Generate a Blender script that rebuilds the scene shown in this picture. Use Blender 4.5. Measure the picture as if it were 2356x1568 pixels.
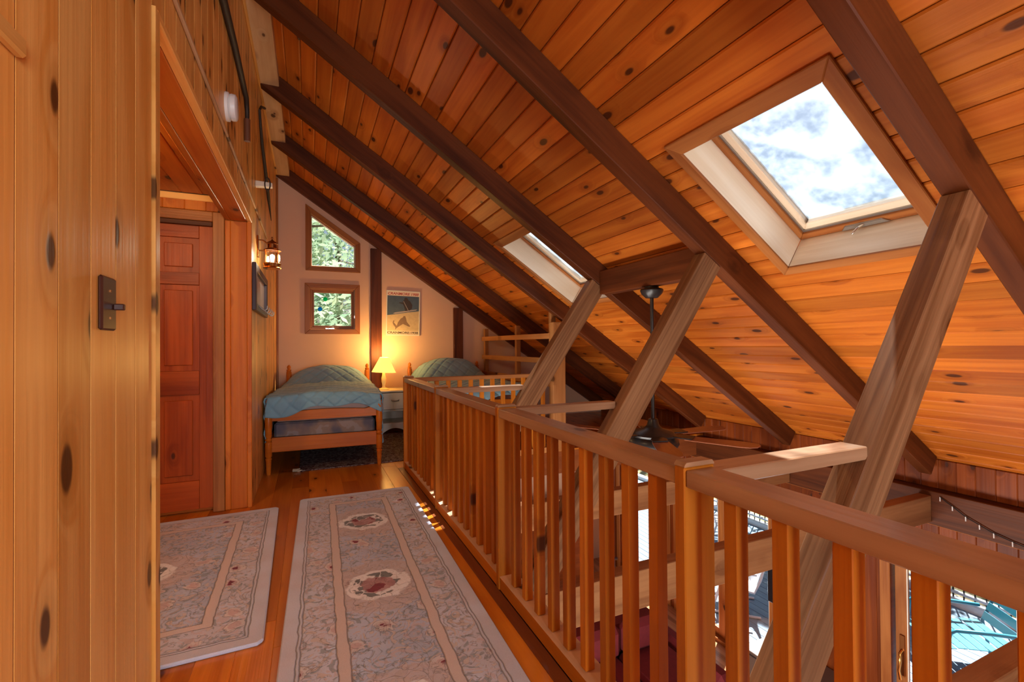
import bpy, bmesh, math, random
from mathutils import Matrix, Vector
random.seed(7)
sc = bpy.context.scene
col = sc.collection
for o in list(bpy.data.objects): bpy.data.objects.remove(o)

# ---------------------------------------------------------------- camera
H = 1.20
yaw, pitch, roll = 0.416521809, 0.00907609985, -0.00732220213
F = Vector((math.sin(yaw)*math.cos(pitch), math.cos(yaw)*math.cos(pitch), math.sin(pitch)))
Rt = Vector((math.cos(yaw), -math.sin(yaw), 0)); Up = Rt.cross(F)
c_, s_ = math.cos(roll), math.sin(roll)
R2, U2 = c_*Rt + s_*Up, -s_*Rt + c_*Up
cam = bpy.data.cameras.new('camera'); cam_o = bpy.data.objects.new('camera', cam); col.objects.link(cam_o)
cam.sensor_width = 36; cam.lens = 36*1055.96/2356; cam.clip_start = .03; cam.clip_end = 300
cam_o.matrix_world = Matrix(((R2.x, U2.x, -F.x, 0), (R2.y, U2.y, -F.y, 0), (R2.z, U2.z, -F.z, H), (0, 0, 0, 1)))
sc.camera = cam_o
# ---------------------------------------------------------------- world, sun, added fill lights, exposure
w = bpy.data.worlds.new('sky'); sc.world = w; w.use_nodes = True
nt = w.node_tree; nt.nodes.clear()
sky = nt.nodes.new('ShaderNodeTexSky'); sky.sky_type = 'NISHITA'; sky.sun_disc = False
sky.sun_elevation = math.radians(55); sky.sun_rotation = math.radians(60); sky.air_density = 1.2; sky.dust_density = 2.5
bg = nt.nodes.new('ShaderNodeBackground'); bg.inputs[1].default_value = .065
wo = nt.nodes.new('ShaderNodeOutputWorld')
nt.links.new(sky.outputs[0], bg.inputs[0]); nt.links.new(bg.outputs[0], wo.inputs[0])
SUN = Vector((-.56, -.33, -1)).normalized()
sl = bpy.data.lights.new('sun', 'SUN'); sl.energy = 14; sl.angle = math.radians(.8); sl.color = (1, .95, .86)
so = bpy.data.objects.new('sun', sl); col.objects.link(so); so.rotation_euler = SUN.to_track_quat('-Z', 'Y').to_euler(); so.location = (8, 6, 14)
def area(name, loc, dirv, sx, sy, power, color):
    l = bpy.data.lights.new(name, 'AREA'); l.shape = 'RECTANGLE'; l.size = sx; l.size_y = sy; l.energy = power; l.color = color
    o = bpy.data.objects.new(name, l); col.objects.link(o); o.location = loc
    o.rotation_euler = Vector(dirv).to_track_quat('-Z', 'Z').to_euler(); return o
area('rear_fill_light', (.70, -2.45, .95), (-.10, 1, -.02), 1.0, 1.5, 74, (.95, .97, 1))  # unseen fill light added behind the camera, no window modelled there
area('lower_room_fill', (2.8, -1.2, -2.35), (.08, .40, 1), 3.0, 1.4, 12, (1, .95, .88))  # unseen fill added in the lower room to brighten the ceiling from below
area('under_loft_fill', (.15, 2.0, -2.1), (.80, .05, 1), 1.0, 4.0, 165, (1, .95, .88))  # added fill hidden below the loft floor, without any lamp body
sc.view_settings.view_transform = 'Standard'; sc.view_settings.look = 'None'; sc.view_settings.gamma = 1
sc.view_settings.use_curve_mapping = False; sc.view_settings.exposure = .72

# ---------------------------------------------------------------- materials
MATS = {}
def newmat(name):
    m = bpy.data.materials.new(name); m.use_nodes = True; MATS[name] = m
    n = m.node_tree.nodes; return m, n, m.node_tree.links, n['Principled BSDF']
def plain(name, c, rough=.5, metal=0, emis=None, es=0, spec=.5, coat=0, noise=0, nscale=20):
    m, n, L, b = newmat(name)
    b.inputs['Base Color'].default_value = (*c, 1); b.inputs['Roughness'].default_value = rough; b.inputs['Metallic'].default_value = metal
    b.inputs['Specular IOR Level'].default_value = spec; b.inputs['Coat Weight'].default_value = coat
    if emis: b.inputs['Emission Color'].default_value = (*emis, 1); b.inputs['Emission Strength'].default_value = es
    if noise:
        t = n.new('ShaderNodeTexCoord'); x = n.new('ShaderNodeTexNoise'); x.inputs['Scale'].default_value = nscale; x.inputs['Detail'].default_value = 5
        L.new(t.outputs['Object'], x.inputs['Vector'])
        r = n.new('ShaderNodeMapRange'); r.inputs[3].default_value = 1-noise; r.inputs[4].default_value = 1+noise
        L.new(x.outputs[0], r.inputs[0])
        mx = n.new('ShaderNodeMix'); mx.data_type = 'RGBA'; mx.blend_type = 'MULTIPLY'; mx.inputs[0].default_value = 1
        mx.inputs[6].default_value = (*c, 1); L.new(r.outputs[0], mx.inputs[7]); L.new(mx.outputs[2], b.inputs['Base Color'])
        bp = n.new('ShaderNodeBump'); bp.inputs['Strength'].default_value = .15; L.new(x.outputs[0], bp.inputs['Height']); L.new(bp.outputs[0], b.inputs['Normal'])
    return m
def mathn(n, L, op, a, b=None, c=None):
    x = n.new('ShaderNodeMath'); x.operation = op
    for i, v in enumerate((a, b, c)):
        if v is None: continue
        if isinstance(v, (int, float)): x.inputs[i].default_value = v
        else: L.new(v, x.inputs[i])
    return x.outputs[0]
def smooth(n, L, v, a, b):
    r = n.new('ShaderNodeMapRange'); r.interpolation_type = 'SMOOTHSTEP'; r.inputs[1].default_value = a; r.inputs[2].default_value = b
    L.new(v, r.inputs[0]); return r.outputs[0]
def mixc(n, L, f, a, b, blend='MIX'):
    x = n.new('ShaderNodeMix'); x.data_type = 'RGBA'; x.blend_type = blend
    for i, v in ((0, f), (6, a), (7, b)):
        if isinstance(v, (int, float)): x.inputs[i].default_value = v
        elif isinstance(v, tuple): x.inputs[i].default_value = (*v, 1) if len(v) == 3 else v
        else: L.new(v, x.inputs[i])
    return x.outputs[2]
def wood(name, c1, c2, knot=(.05, .012, .004), rough=.42, kn=.45, var=.35, coat=0., gs=1., bump=.12, spec=.2, streak=.22, k3=False, ks=1.):
    m, n, L, b = newmat(name)
    tc = n.new('ShaderNodeTexCoord'); oi = n.new('ShaderNodeObjectInfo')
    cx = n.new('ShaderNodeCombineXYZ')
    for i, k in enumerate((37., 91., 53.)): L.new(mathn(n, L, 'MULTIPLY', oi.outputs['Random'], k), cx.inputs[i])
    ad = n.new('ShaderNodeVectorMath'); ad.operation = 'ADD'; L.new(tc.outputs['Object'], ad.inputs[0]); L.new(cx.outputs[0], ad.inputs[1])
    def mp(s):
        x = n.new('ShaderNodeVectorMath'); x.operation = 'MULTIPLY'; x.inputs[1].default_value = s; L.new(ad.outputs[0], x.inputs[0]); return x.outputs[0]
    vo = n.new('ShaderNodeTexVoronoi'); vo.inputs['Scale'].default_value = 1; vo.voronoi_dimensions = '3D' if k3 else '2D'; L.new(mp((3.0, 6.2, 4.0)), vo.inputs['Vector'])
    sp = n.new('ShaderNodeSeparateColor'); L.new(vo.outputs['Color'], sp.inputs[0])
    gate = mathn(n, L, 'LESS_THAN', sp.outputs[0], kn)
    dist = mathn(n, L, 'ADD', vo.outputs['Distance'], mathn(n, L, 'MULTIPLY', sp.outputs[1], .07))
    k1 = mathn(n, L, 'MULTIPLY', smooth(n, L, dist, .155*ks, .10*ks), gate)
    k2 = mathn(n, L, 'MULTIPLY', smooth(n, L, dist, .42, .08), gate)
    n1 = n.new('ShaderNodeTexNoise'); n1.inputs['Scale'].default_value = 1; n1.inputs['Detail'].default_value = 4; n1.inputs['Distortion'].default_value = .8
    v1 = n.new('ShaderNodeVectorMath'); v1.operation = 'ADD'; L.new(mp((.8*gs, 9*gs, 9*gs)), v1.inputs[0])
    kk = n.new('ShaderNodeCombineXYZ'); L.new(mathn(n, L, 'MULTIPLY', k2, 1.5), kk.inputs[1]); L.new(kk.outputs[0], v1.inputs[1]); L.new(v1.outputs[0], n1.inputs['Vector'])
    n2 = n.new('ShaderNodeTexNoise'); n2.inputs['Scale'].default_value = 1; n2.inputs['Detail'].default_value = 3; L.new(mp((1.0*gs, 60*gs, 60*gs)), n2.inputs['Vector'])
    n3 = n.new('ShaderNodeTexNoise'); n3.inputs['Scale'].default_value = 1; n3.inputs['Detail'].default_value = 2; L.new(mp((.8, 2.2, 2.2)), n3.inputs['Vector'])
    g = mathn(n, L, 'ADD', mathn(n, L, 'MULTIPLY', smooth(n, L, n1.outputs[0], .28, .72), 1-streak), mathn(n, L, 'MULTIPLY', smooth(n, L, n2.outputs[0], .3, .7), streak))
    g = mathn(n, L, 'ADD', g, mathn(n, L, 'MULTIPLY', mathn(n, L, 'SUBTRACT', n3.outputs[0], .5), 1.1))
    c = mixc(n, L, g, tuple(c1), tuple(c2))
    rv = n.new('ShaderNodeMapRange'); rv.inputs[3].default_value = 1-var*.6; rv.inputs[4].default_value = 1+var*.5; L.new(oi.outputs['Random'], rv.inputs[0])
    c = mixc(n, L, 1., c, rv.outputs[0], 'MULTIPLY')
    c = mixc(n, L, mathn(n, L, 'MULTIPLY', k2, .45), c, tuple(x*.55 for x in c2))
    c = mixc(n, L, mathn(n, L, 'MULTIPLY', k1, .88), c, tuple(knot))
    L.new(c, b.inputs['Base Color']); b.inputs['Roughness'].default_value = rough; b.inputs['Specular IOR Level'].default_value = spec
    b.inputs['Coat Weight'].default_value = coat; b.inputs['Coat Roughness'].default_value = .18
    bp = n.new('ShaderNodeBump'); bp.inputs['Strength'].default_value = bump; bp.inputs['Distance'].default_value = .01
    L.new(mathn(n, L, 'SUBTRACT', n2.outputs[0], mathn(n, L, 'MULTIPLY', k1, .6)), bp.inputs['Height']); L.new(bp.outputs[0], b.inputs['Normal'])
    return m
wood('pine_wall', (.84, .44, .125), (.66, .265, .048), kn=.55, var=.35, rough=.38, ks=1.05)
wood('pine_ceiling', (.60, .175, .020), (.40, .085, .008), kn=.30, var=.42, rough=.45)
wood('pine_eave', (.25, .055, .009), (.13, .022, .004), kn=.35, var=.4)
wood('pine_hall', (.60, .17, .018), (.40, .080, .007), kn=.4, var=.3)
wood('beam_dark', (.135, .034, .008), (.055, .012, .003), kn=.25, var=.2, rough=.5, k3=True)
wood('beam_ridge', (.66, .42, .23), (.50, .28, .13), kn=.3, var=.1)
wood('brace_wood', (.30, .150, .070), (.125, .050, .020), kn=.3, var=.25, rough=.45, bump=.35, streak=.55, k3=True)
wood('tie_wood', (.36, .165, .066), (.19, .07, .026), kn=.4, var=.2, rough=.5, k3=True)
wood('rail_wood', (.52, .17, .012), (.33, .085, .005), kn=.12, var=.3, rough=.5, coat=.0, spec=.2)
wood('rail_cap_wood', (.44, .26, .15), (.27, .13, .062), kn=.15, var=.15, rough=.36, coat=.5)
wood('shoe_wood', (.66, .42, .26), (.50, .28, .15), kn=.2, var=.15)
wood('floor_wood', (.62, .20, .018), (.42, .10, .007), kn=.3, var=.4, rough=.32, coat=.25)
wood('floor_dark', (.25, .070, .018), (.15, .036, .010), kn=.2, var=.1, rough=.35, coat=.3)
wood('lower_floor_wood', (.50, .24, .12), (.34, .14, .065), kn=.1, var=.3, rough=.25, coat=.3)
wood('door_wood', (.42, .075, .009), (.22, .030, .004), kn=.06, var=.25, rough=.4)
wood('casing_wood', (.44, .165, .045), (.26, .075, .018), kn=.08, var=.2, rough=.4)
wood('window_oak', (.36, .135, .036), (.22, .065, .016), kn=.02, var=.15, rough=.4)
wood('liner_wood', (.90, .78, .62), (.80, .64, .46), knot=(.16, .10, .06), kn=.3, var=.1)
wood('maple', (.56, .15, .012), (.42, .095, .007), kn=.0, var=.1, rough=.4, coat=.08)
wood('blade_wood', (.34, .12, .06), (.20, .06, .03), kn=.0, var=.1, rough=.3, coat=.4)
wood('guard_wood', (.46, .20, .07), (.30, .11, .03), kn=.2, var=.3)
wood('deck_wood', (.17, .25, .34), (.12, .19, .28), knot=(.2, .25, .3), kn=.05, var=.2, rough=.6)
plain('groove_shade', (.22, .055, .010), .6)  # shade of the board grooves, painted as a dark brown
plain('plaster', (.68, .42, .29), .85, noise=.05, nscale=4)
plain('white_paint', (.80, .76, .68), .45)
plain('white_plastic', (.82, .80, .78), .4)
plain('lamp_base_paint', (.85, .72, .45), .4)
plain('black_metal', (.022, .018, .018), .32, .4)
plain('fan_black', (.03, .026, .026), .34, .3)
plain('switch_brown', (.045, .012, .008), .35)
plain('brass', (.72, .36, .10), .22, 1)
plain('dark_brass', (.30, .11, .035), .35, 1)
plain('chrome', (.75, .72, .68), .2, 1)
plain('grey_metal', (.40, .38, .36), .35, .9)
plain('iron', (.055, .038, .028), .6, .6, noise=.3, nscale=60)
plain('tool_wood', (.16, .055, .024), .5)
plain('frame_dark', (.045, .014, .018), .4)
plain('reflection_paint', (.62, .52, .50), .25)  # pale reflection painted as a flat colour, the surface does not mirror
plain('cord_pale', (.62, .50, .34), .6)
plain('screen_black', (.012, .010, .012), .25)
plain('console_grey', (.16, .13, .12), .4)
plain('sofa_red', (.17, .012, .018), .85, noise=.25, nscale=30)
plain('teal_paint', (.012, .17, .25), .35)
plain('patio_white', (.55, .58, .64), .4)
plain('counter_white', (.85, .84, .82), .3)
plain('sheet_pink', (.55, .38, .33), .9)
plain('knob_gold', (.75, .45, .12), .25, 1)
plain('concrete', (.3, .28, .26), .9)
plain('trunk', (.10, .075, .055), .9, noise=.3)
plain('dark_green', (.02, .035, .022), .6)
plain('print_cream', (.62, .50, .36), .7)
plain('print_white', (.75, .62, .50), .7)
plain('print_tan', (.50, .37, .22), .7, noise=.2, nscale=25)
plain('print_blue', (.055, .085, .13), .6, noise=.35, nscale=14)
plain('print_dark', (.035, .022, .020), .6)
plain('print_brown', (.20, .12, .07), .6, noise=.3, nscale=40)
plain('print_red', (.42, .045, .025), .6)
plain('print_black', (.05, .03, .025), .6)
plain('print_grey', (.35, .30, .30), .6)
plain('plastic_film', (.7, .68, .66), .15)
plain('wool_fringe', (.45, .38, .28), .95)
# glowing bits: lamp shade and bulbs, also the added hall globe
m, n, L, b = newmat('lamp_shade')
b.inputs['Base Color'].default_value = (.85, .62, .22, 1); b.inputs['Roughness'].default_value = .8
b.inputs['Emission Color'].default_value = (1, .60, .10, 1); b.inputs['Emission Strength'].default_value = 1.15
plain('bulb_glow', (1, 1, 1), .3, emis=(1, .95, .85), es=3.0)
# glass: transparent with a faint glossy layer
def glassmat(name, gl=.06, tint=(1, 1, 1)):
    m = bpy.data.materials.new(name); m.use_nodes = True; MATS[name] = m
    n = m.node_tree.nodes; L = m.node_tree.links; n.clear()
    t = n.new('ShaderNodeBsdfTransparent'); t.inputs[0].default_value = (*tint, 1)
    g = n.new('ShaderNodeBsdfGlossy'); g.inputs['Roughness'].default_value = .03
    x = n.new('ShaderNodeMixShader'); x.inputs[0].default_value = gl; o = n.new('ShaderNodeOutputMaterial')
    L.new(t.outputs[0], x.inputs[1]); L.new(g.outputs[0], x.inputs[2]); L.new(x.outputs[0], o.inputs[0]); return m
glassmat('glass', .018); glassmat('lantern_glass', .12)
# frosted skylight glass: clear glass with patches of frost that scatter the daylight
m = bpy.data.materials.new('frost_glass'); m.use_nodes = True; MATS['frost_glass'] = m
n = m.node_tree.nodes; L = m.node_tree.links; n.clear()
tc = n.new('ShaderNodeTexCoord')
na = n.new('ShaderNodeTexNoise'); na.inputs['Scale'].default_value = 4.5; na.inputs['Detail'].default_value = 7; na.inputs['Distortion'].default_value = .9
nb = n.new('ShaderNodeTexNoise'); nb.inputs['Scale'].default_value = 26; nb.inputs['Detail'].default_value = 6
L.new(tc.outputs['Object'], na.inputs['Vector']); L.new(tc.outputs['Object'], nb.inputs['Vector'])
fr = mathn(n, L, 'ADD', mathn(n, L, 'MULTIPLY', smooth(n, L, na.outputs[0], .36, .68), .34), mathn(n, L, 'MULTIPLY', smooth(n, L, nb.outputs[0], .35, .75), .14))
t = n.new('ShaderNodeBsdfTransparent'); t.inputs[0].default_value = (.86, .92, .97, 1)
tr = n.new('ShaderNodeBsdfTranslucent'); tr.inputs[0].default_value = (.30, .33, .37, 1)
x = n.new('ShaderNodeMixShader'); o = n.new('ShaderNodeOutputMaterial')
L.new(fr, x.inputs[0]); L.new(t.outputs[0], x.inputs[1]); L.new(tr.outputs[0], x.inputs[2]); L.new(x.outputs[0], o.inputs[0])
# quilt cotton
m, n, L, b = newmat('quilt_cotton')
tc = n.new('ShaderNodeTexCoord'); nn = n.new('ShaderNodeTexNoise'); nn.inputs['Scale'].default_value = 9; nn.inputs['Detail'].default_value = 4
wv = n.new('ShaderNodeTexWave'); wv.inputs['Scale'].default_value = 60; wv.bands_direction = 'X'
L.new(tc.outputs['Object'], nn.inputs['Vector']); L.new(tc.outputs['Object'], wv.inputs['Vector'])
c = mixc(n, L, nn.outputs[0], (.16, .31, .40), (.23, .42, .53))
L.new(c, b.inputs['Base Color']); b.inputs['Roughness'].default_value = .75; b.inputs['Sheen Weight'].default_value = .25
bp = n.new('ShaderNodeBump'); bp.inputs['Strength'].default_value = .15; bp.inputs['Distance'].default_value = .004; L.new(wv.outputs[0], bp.inputs['Height']); L.new(bp.outputs[0], b.inputs['Normal'])
m, n, L, b = newmat('quilt_green')
b.inputs['Base Color'].default_value = (.115, .15, .105, 1); b.inputs['Roughness'].default_value = .85
# box spring ticking
m, n, L, b = newmat('ticking')
tc = n.new('ShaderNodeTexCoord'); wv = n.new('ShaderNodeTexWave'); wv.inputs['Scale'].default_value = 5; wv.inputs['Distortion'].default_value = 9; wv.inputs['Detail'].default_value = 3
L.new(tc.outputs['Object'], wv.inputs['Vector']); nn = n.new('ShaderNodeTexNoise'); nn.inputs['Scale'].default_value = 5; L.new(tc.outputs['Object'], nn.inputs['Vector'])
c = mixc(n, L, smooth(n, L, nn.outputs[0], .4, .6), (.10, .095, .13), (.24, .17, .14)); c = mixc(n, L, mathn(n, L, 'MULTIPLY', smooth(n, L, wv.outputs[0], .75, .95), .5), c, (.32, .29, .30))
L.new(c, b.inputs['Base Color']); b.inputs['Roughness'].default_value = .8
bp = n.new('ShaderNodeBump'); bp.inputs['Strength'].default_value = .4; bp.inputs['Distance'].default_value = .006; L.new(wv.outputs[0], bp.inputs['Height']); L.new(bp.outputs[0], b.inputs['Normal'])
# carved wool rugs with floral pattern; a,b = half width / half length, medallions along the length
def rugmat(name, a, bb, med, phase, field=(.52, .55, .64), bandc=(.64, .52, .46)):
    m, n, L, b = newmat(name)
    tc = n.new('ShaderNodeTexCoord'); sx = n.new('ShaderNodeSeparateXYZ')
    wob = n.new('ShaderNodeTexNoise'); wob.inputs['Scale'].default_value = 14; wob.inputs['Detail'].default_value = 2; L.new(tc.outputs['Object'], wob.inputs['Vector'])
    L.new(tc.outputs['Object'], sx.inputs[0])
    wb = mathn(n, L, 'MULTIPLY', mathn(n, L, 'SUBTRACT', wob.outputs[0], .5), .018)
    u, v = sx.outputs[0], sx.outputs[1]
    d = mathn(n, L, 'MINIMUM', mathn(n, L, 'SUBTRACT', a, mathn(n, L, 'ABSOLUTE', u)), mathn(n, L, 'SUBTRACT', bb, mathn(n, L, 'ABSOLUTE', v)))
    dw = mathn(n, L, 'ADD', d, wb)
    def band(lo, hi, e=.004): return mathn(n, L, 'MULTIPLY', smooth(n, L, dw, lo-e, lo+e), smooth(n, L, dw, hi+e, hi-e))
    # flowers: two voronoi layers
    def vor(scale, off):
        mp = n.new('ShaderNodeVectorMath'); mp.operation = 'ADD'; mp.inputs[1].default_value = (off, off*.7, 0)
        L.new(tc.outputs['Object'], mp.inputs[0])
        nz = n.new('ShaderNodeTexNoise'); nz.inputs['Scale'].default_value = scale*1.1; nz.inputs['Detail'].default_value = 2; L.new(mp.outputs[0], nz.inputs['Vector'])
        m2 = n.new('ShaderNodeVectorMath'); m2.operation = 'MULTIPLY_ADD'; m2.inputs[1].default_value = (.09, .09, 0); L.new(nz.outputs['Color'], m2.inputs[0]); L.new(mp.outputs[0], m2.inputs[2])
        vo = n.new('ShaderNodeTexVoronoi'); vo.voronoi_dimensions = '2D'; vo.inputs['Scale'].default_value = scale; L.new(m2.outputs[0], vo.inputs['Vector'])
        ve = n.new('ShaderNodeTexVoronoi'); ve.voronoi_dimensions = '2D'; ve.feature = 'DISTANCE_TO_EDGE'; ve.inputs['Scale'].default_value = scale; L.new(m2.outputs[0], ve.inputs['Vector'])
        return vo, ve
    def ramp(v, stops):
        r = n.new('ShaderNodeValToRGB'); r.color_ramp.interpolation = 'CONSTANT'; e = r.color_ramp.elements
        e[0].position = stops[0][0]; e[0].color = (*stops[0][1], 1); e[1].position = stops[1][0]; e[1].color = (*stops[1][1], 1)
        for p, c in stops[2:]:
            q = e.new(p); q.color = (*c, 1)
        L.new(v, r.inputs[0]); return r.outputs[0]
    def noi(scale, det, dist, off):
        mp = n.new('ShaderNodeVectorMath'); mp.operation = 'ADD'; mp.inputs[1].default_value = (off, off*.6, 0); L.new(tc.outputs['Object'], mp.inputs[0])
        q = n.new('ShaderNodeTexNoise'); q.inputs['Scale'].default_value = scale; q.inputs['Detail'].default_value = det; q.inputs['Distortion'].default_value = dist; L.new(mp.outputs[0], q.inputs['Vector']); return q.outputs[0]
    vo, ve = vor(17, 3.1); sp = n.new('ShaderNodeSeparateColor'); L.new(vo.outputs['Color'], sp.inputs[0])
    msk = smooth(n, L, ve.outputs['Distance'], .03, .09)
    big = n.new('ShaderNodeTexNoise'); big.inputs['Scale'].default_value = 3.2; L.new(tc.outputs['Object'], big.inputs['Vector'])
    ground = mixc(n, L, smooth(n, L, big.outputs[0], .35, .65), field, tuple(x*.82 for x in field))
    bord = mixc(n, L, smooth(n, L, big.outputs[0], .35, .65), (.62, .62, .68), (.56, .53, .56))
    inner = smooth(n, L, dw, .245, .25)
    c = mixc(n, L, inner, bord, ground)
    notplain = smooth(n, L, dw, .072, .08)
    lf = noi(15, 1.5, 2.2, 1.3); lf2 = noi(13, 1.5, 2.5, 7.7); vn = noi(6.5, 2, 1.5, 4.1)
    c = mixc(n, L, mathn(n, L, 'MULTIPLY', mathn(n, L, 'MULTIPLY', smooth(n, L, lf, .57, .60), notplain), .75), c, (.27, .29, .30))
    c = mixc(n, L, mathn(n, L, 'MULTIPLY', mathn(n, L, 'MULTIPLY', smooth(n, L, lf2, .58, .61), notplain), .8), c, (.62, .50, .43))
    c = mixc(n, L, mathn(n, L, 'MULTIPLY', mathn(n, L, 'MULTIPLY', smooth(n, L, lf2, .41, .38), notplain), .6), c, (.60, .45, .42))
    fl1, fl1e = vor(6.2, 5.5); fs_ = n.new('ShaderNodeSeparateColor'); L.new(fl1.outputs['Color'], fs_.inputs[0])
    fd = mathn(n, L, 'ADD', fl1.outputs['Distance'], mathn(n, L, 'MULTIPLY', mathn(n, L, 'SUBTRACT', lf, .5), .35)); fg = mathn(n, L, 'MULTIPLY', notplain, mathn(n, L, 'LESS_THAN', fs_.outputs[0], .62))
    c = mixc(n, L, mathn(n, L, 'MULTIPLY', smooth(n, L, fd, .27, .24), mathn(n, L, 'MULTIPLY', fg, .8)), c, (.70, .60, .54))
    c = mixc(n, L, mathn(n, L, 'MULTIPLY', smooth(n, L, fd, .17, .15), mathn(n, L, 'MULTIPLY', fg, .8)), c, (.58, .40, .38))
    c = mixc(n, L, mathn(n, L, 'MULTIPLY', smooth(n, L, fd, .095, .08), mathn(n, L, 'MULTIPLY', fg, mathn(n, L, 'LESS_THAN', fs_.outputs[1], .55))), c, (.22, .03, .05))
    bt = band(.205, .25); c = mixc(n, L, bt, c, bandc)
    # medallions: cream scalloped ovals with a rose
    vv = mathn(n, L, 'PINGPONG', mathn(n, L, 'ADD', v, phase), med)
    el = mathn(n, L, 'SQRT', mathn(n, L, 'ADD', mathn(n, L, 'POWER', mathn(n, L, 'DIVIDE', u, .155), 2), mathn(n, L, 'POWER', mathn(n, L, 'DIVIDE', vv, .150), 2)))
    el = mathn(n, L, 'ADD', el, mathn(n, L, 'MULTIPLY', mathn(n, L, 'SUBTRACT', wob.outputs[0], .5), .55))
    halo = mathn(n, L, 'MULTIPLY', smooth(n, L, el, 1.75, 1.6), inner)
    c = mixc(n, L, mathn(n, L, 'MULTIPLY', halo, .7), c, (.60, .47, .42))
    oval = smooth(n, L, el, 1.04, .96); c = mixc(n, L, oval, c, (.88, .82, .77))
    leaf = mathn(n, L, 'MULTIPLY', smooth(n, L, el, .80, .74), mathn(n, L, 'GREATER_THAN', sp.outputs[2], .30)); c = mixc(n, L, mathn(n, L, 'MULTIPLY', leaf, msk), c, (.20, .20, .19))
    rose = mathn(n, L, 'MULTIPLY', smooth(n, L, el, .55, .48), mathn(n, L, 'GREATER_THAN', sp.outputs[1], .25)); c = mixc(n, L, mathn(n, L, 'MULTIPLY', rose, .9), c, (.45, .22, .21))
    heart = mathn(n, L, 'MULTIPLY', smooth(n, L, el, .5, .42), mathn(n, L, 'LESS_THAN', sp.outputs[0], .35)); c = mixc(n, L, heart, c, (.25, .035, .05))
    # carved lines
    ln = mathn(n, L, 'ADD', band(.058, .062, .002), mathn(n, L, 'ADD', band(.072, .076, .002), mathn(n, L, 'ADD', band(.203, .207, .002), band(.248, .252, .002))))
    def contour(v, lv, wd): return smooth(n, L, mathn(n, L, 'ABSOLUTE', mathn(n, L, 'SUBTRACT', v, lv)), wd, wd*.3)
    cl = mathn(n, L, 'ADD', mathn(n, L, 'MULTIPLY', contour(vn, .5, .012), .5), mathn(n, L, 'ADD', mathn(n, L, 'MULTIPLY', contour(lf, .57, .012), .4), mathn(n, L, 'ADD', mathn(n, L, 'MULTIPLY', contour(lf2, .58, .012), .5), mathn(n, L, 'MULTIPLY', contour(fd, .26, .02), .5))))
    cl = mathn(n, L, 'MULTIPLY', mathn(n, L, 'MULTIPLY', cl, notplain), mathn(n, L, 'SUBTRACT', 1, bt))
    lines = mathn(n, L, 'MINIMUM', mathn(n, L, 'ADD', ln, cl), 1)
    c = mixc(n, L, mathn(n, L, 'MULTIPLY', lines, .55), c, (.14, .10, .085))
    pile = n.new('ShaderNodeTexNoise'); pile.inputs['Scale'].default_value = 420; pile.inputs['Detail'].default_value = 2; L.new(tc.outputs['Object'], pile.inputs['Vector'])
    pr = n.new('ShaderNodeMapRange'); pr.inputs[3].default_value = .8; pr.inputs[4].default_value = 1.2; L.new(pile.outputs[0], pr.inputs[0])
    c = mixc(n, L, 1., c, pr.outputs[0], 'MULTIPLY')
    c = mixc(n, L, 1., c, (.92, 1.0, 1.14), 'MULTIPLY')
    L.new(c, b.inputs['Base Color']); b.inputs['Roughness'].default_value = .95; b.inputs['Specular IOR Level'].default_value = .1; b.inputs['Sheen Weight'].default_value = .15
    bp = n.new('ShaderNodeBump'); bp.inputs['Strength'].default_value = .6; bp.inputs['Distance'].default_value = .012
    h = mathn(n, L, 'SUBTRACT', mathn(n, L, 'MULTIPLY', pile.outputs[0], .15), lines); L.new(h, bp.inputs['Height']); L.new(bp.outputs[0], b.inputs['Normal'])
rugmat('rug_runner', .415, 1.45, .445, .10)
rugmat('rug_hall', .62, .86, .86, 0)
m, n, L, b = newmat('rug_dark')
tc = n.new('ShaderNodeTexCoord'); vo = n.new('ShaderNodeTexVoronoi'); vo.inputs['Scale'].default_value = 22; L.new(tc.outputs['Object'], vo.inputs['Vector'])
nn = n.new('ShaderNodeTexNoise'); nn.inputs['Scale'].default_value = 30; nn.inputs['Detail'].default_value = 5; L.new(tc.outputs['Object'], nn.inputs['Vector'])
r = n.new('ShaderNodeValToRGB'); r.color_ramp.interpolation = 'CONSTANT'; e = r.color_ramp.elements; e[0].color = (.055, .018, .025, 1); e[1].position = .5; e[1].color = (.20, .17, .17, 1); q = e.new(.58); q.color = (.09, .03, .035, 1); q = e.new(.66); q.color = (.30, .26, .24, 1)
L.new(nn.outputs[0], r.inputs[0]); L.new(r.outputs[0], b.inputs['Base Color']); b.inputs['Roughness'].default_value = .95
# lawn and leaves
m, n, L, b = newmat('lawn')
tc = n.new('ShaderNodeTexCoord'); nn = n.new('ShaderNodeTexNoise'); nn.inputs['Scale'].default_value = 5; nn.inputs['Detail'].default_value = 8; L.new(tc.outputs['Object'], nn.inputs['Vector'])
vo = n.new('ShaderNodeTexVoronoi'); vo.inputs['Scale'].default_value = 9; L.new(tc.outputs['Object'], vo.inputs['Vector']); sp = n.new('ShaderNodeSeparateColor'); L.new(vo.outputs['Color'], sp.inputs[0])
c = mixc(n, L, smooth(n, L, nn.outputs[0], .4, .62), (.16, .15, .06), (.30, .24, .14))
lv = mathn(n, L, 'MULTIPLY', mathn(n, L, 'LESS_THAN', vo.outputs['Distance'], .35), mathn(n, L, 'GREATER_THAN', sp.outputs[0], .6)); c = mixc(n, L, lv, c, (.55, .45, .33))
L.new(c, b.inputs['Base Color']); b.inputs['Roughness'].default_value = .95
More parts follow.
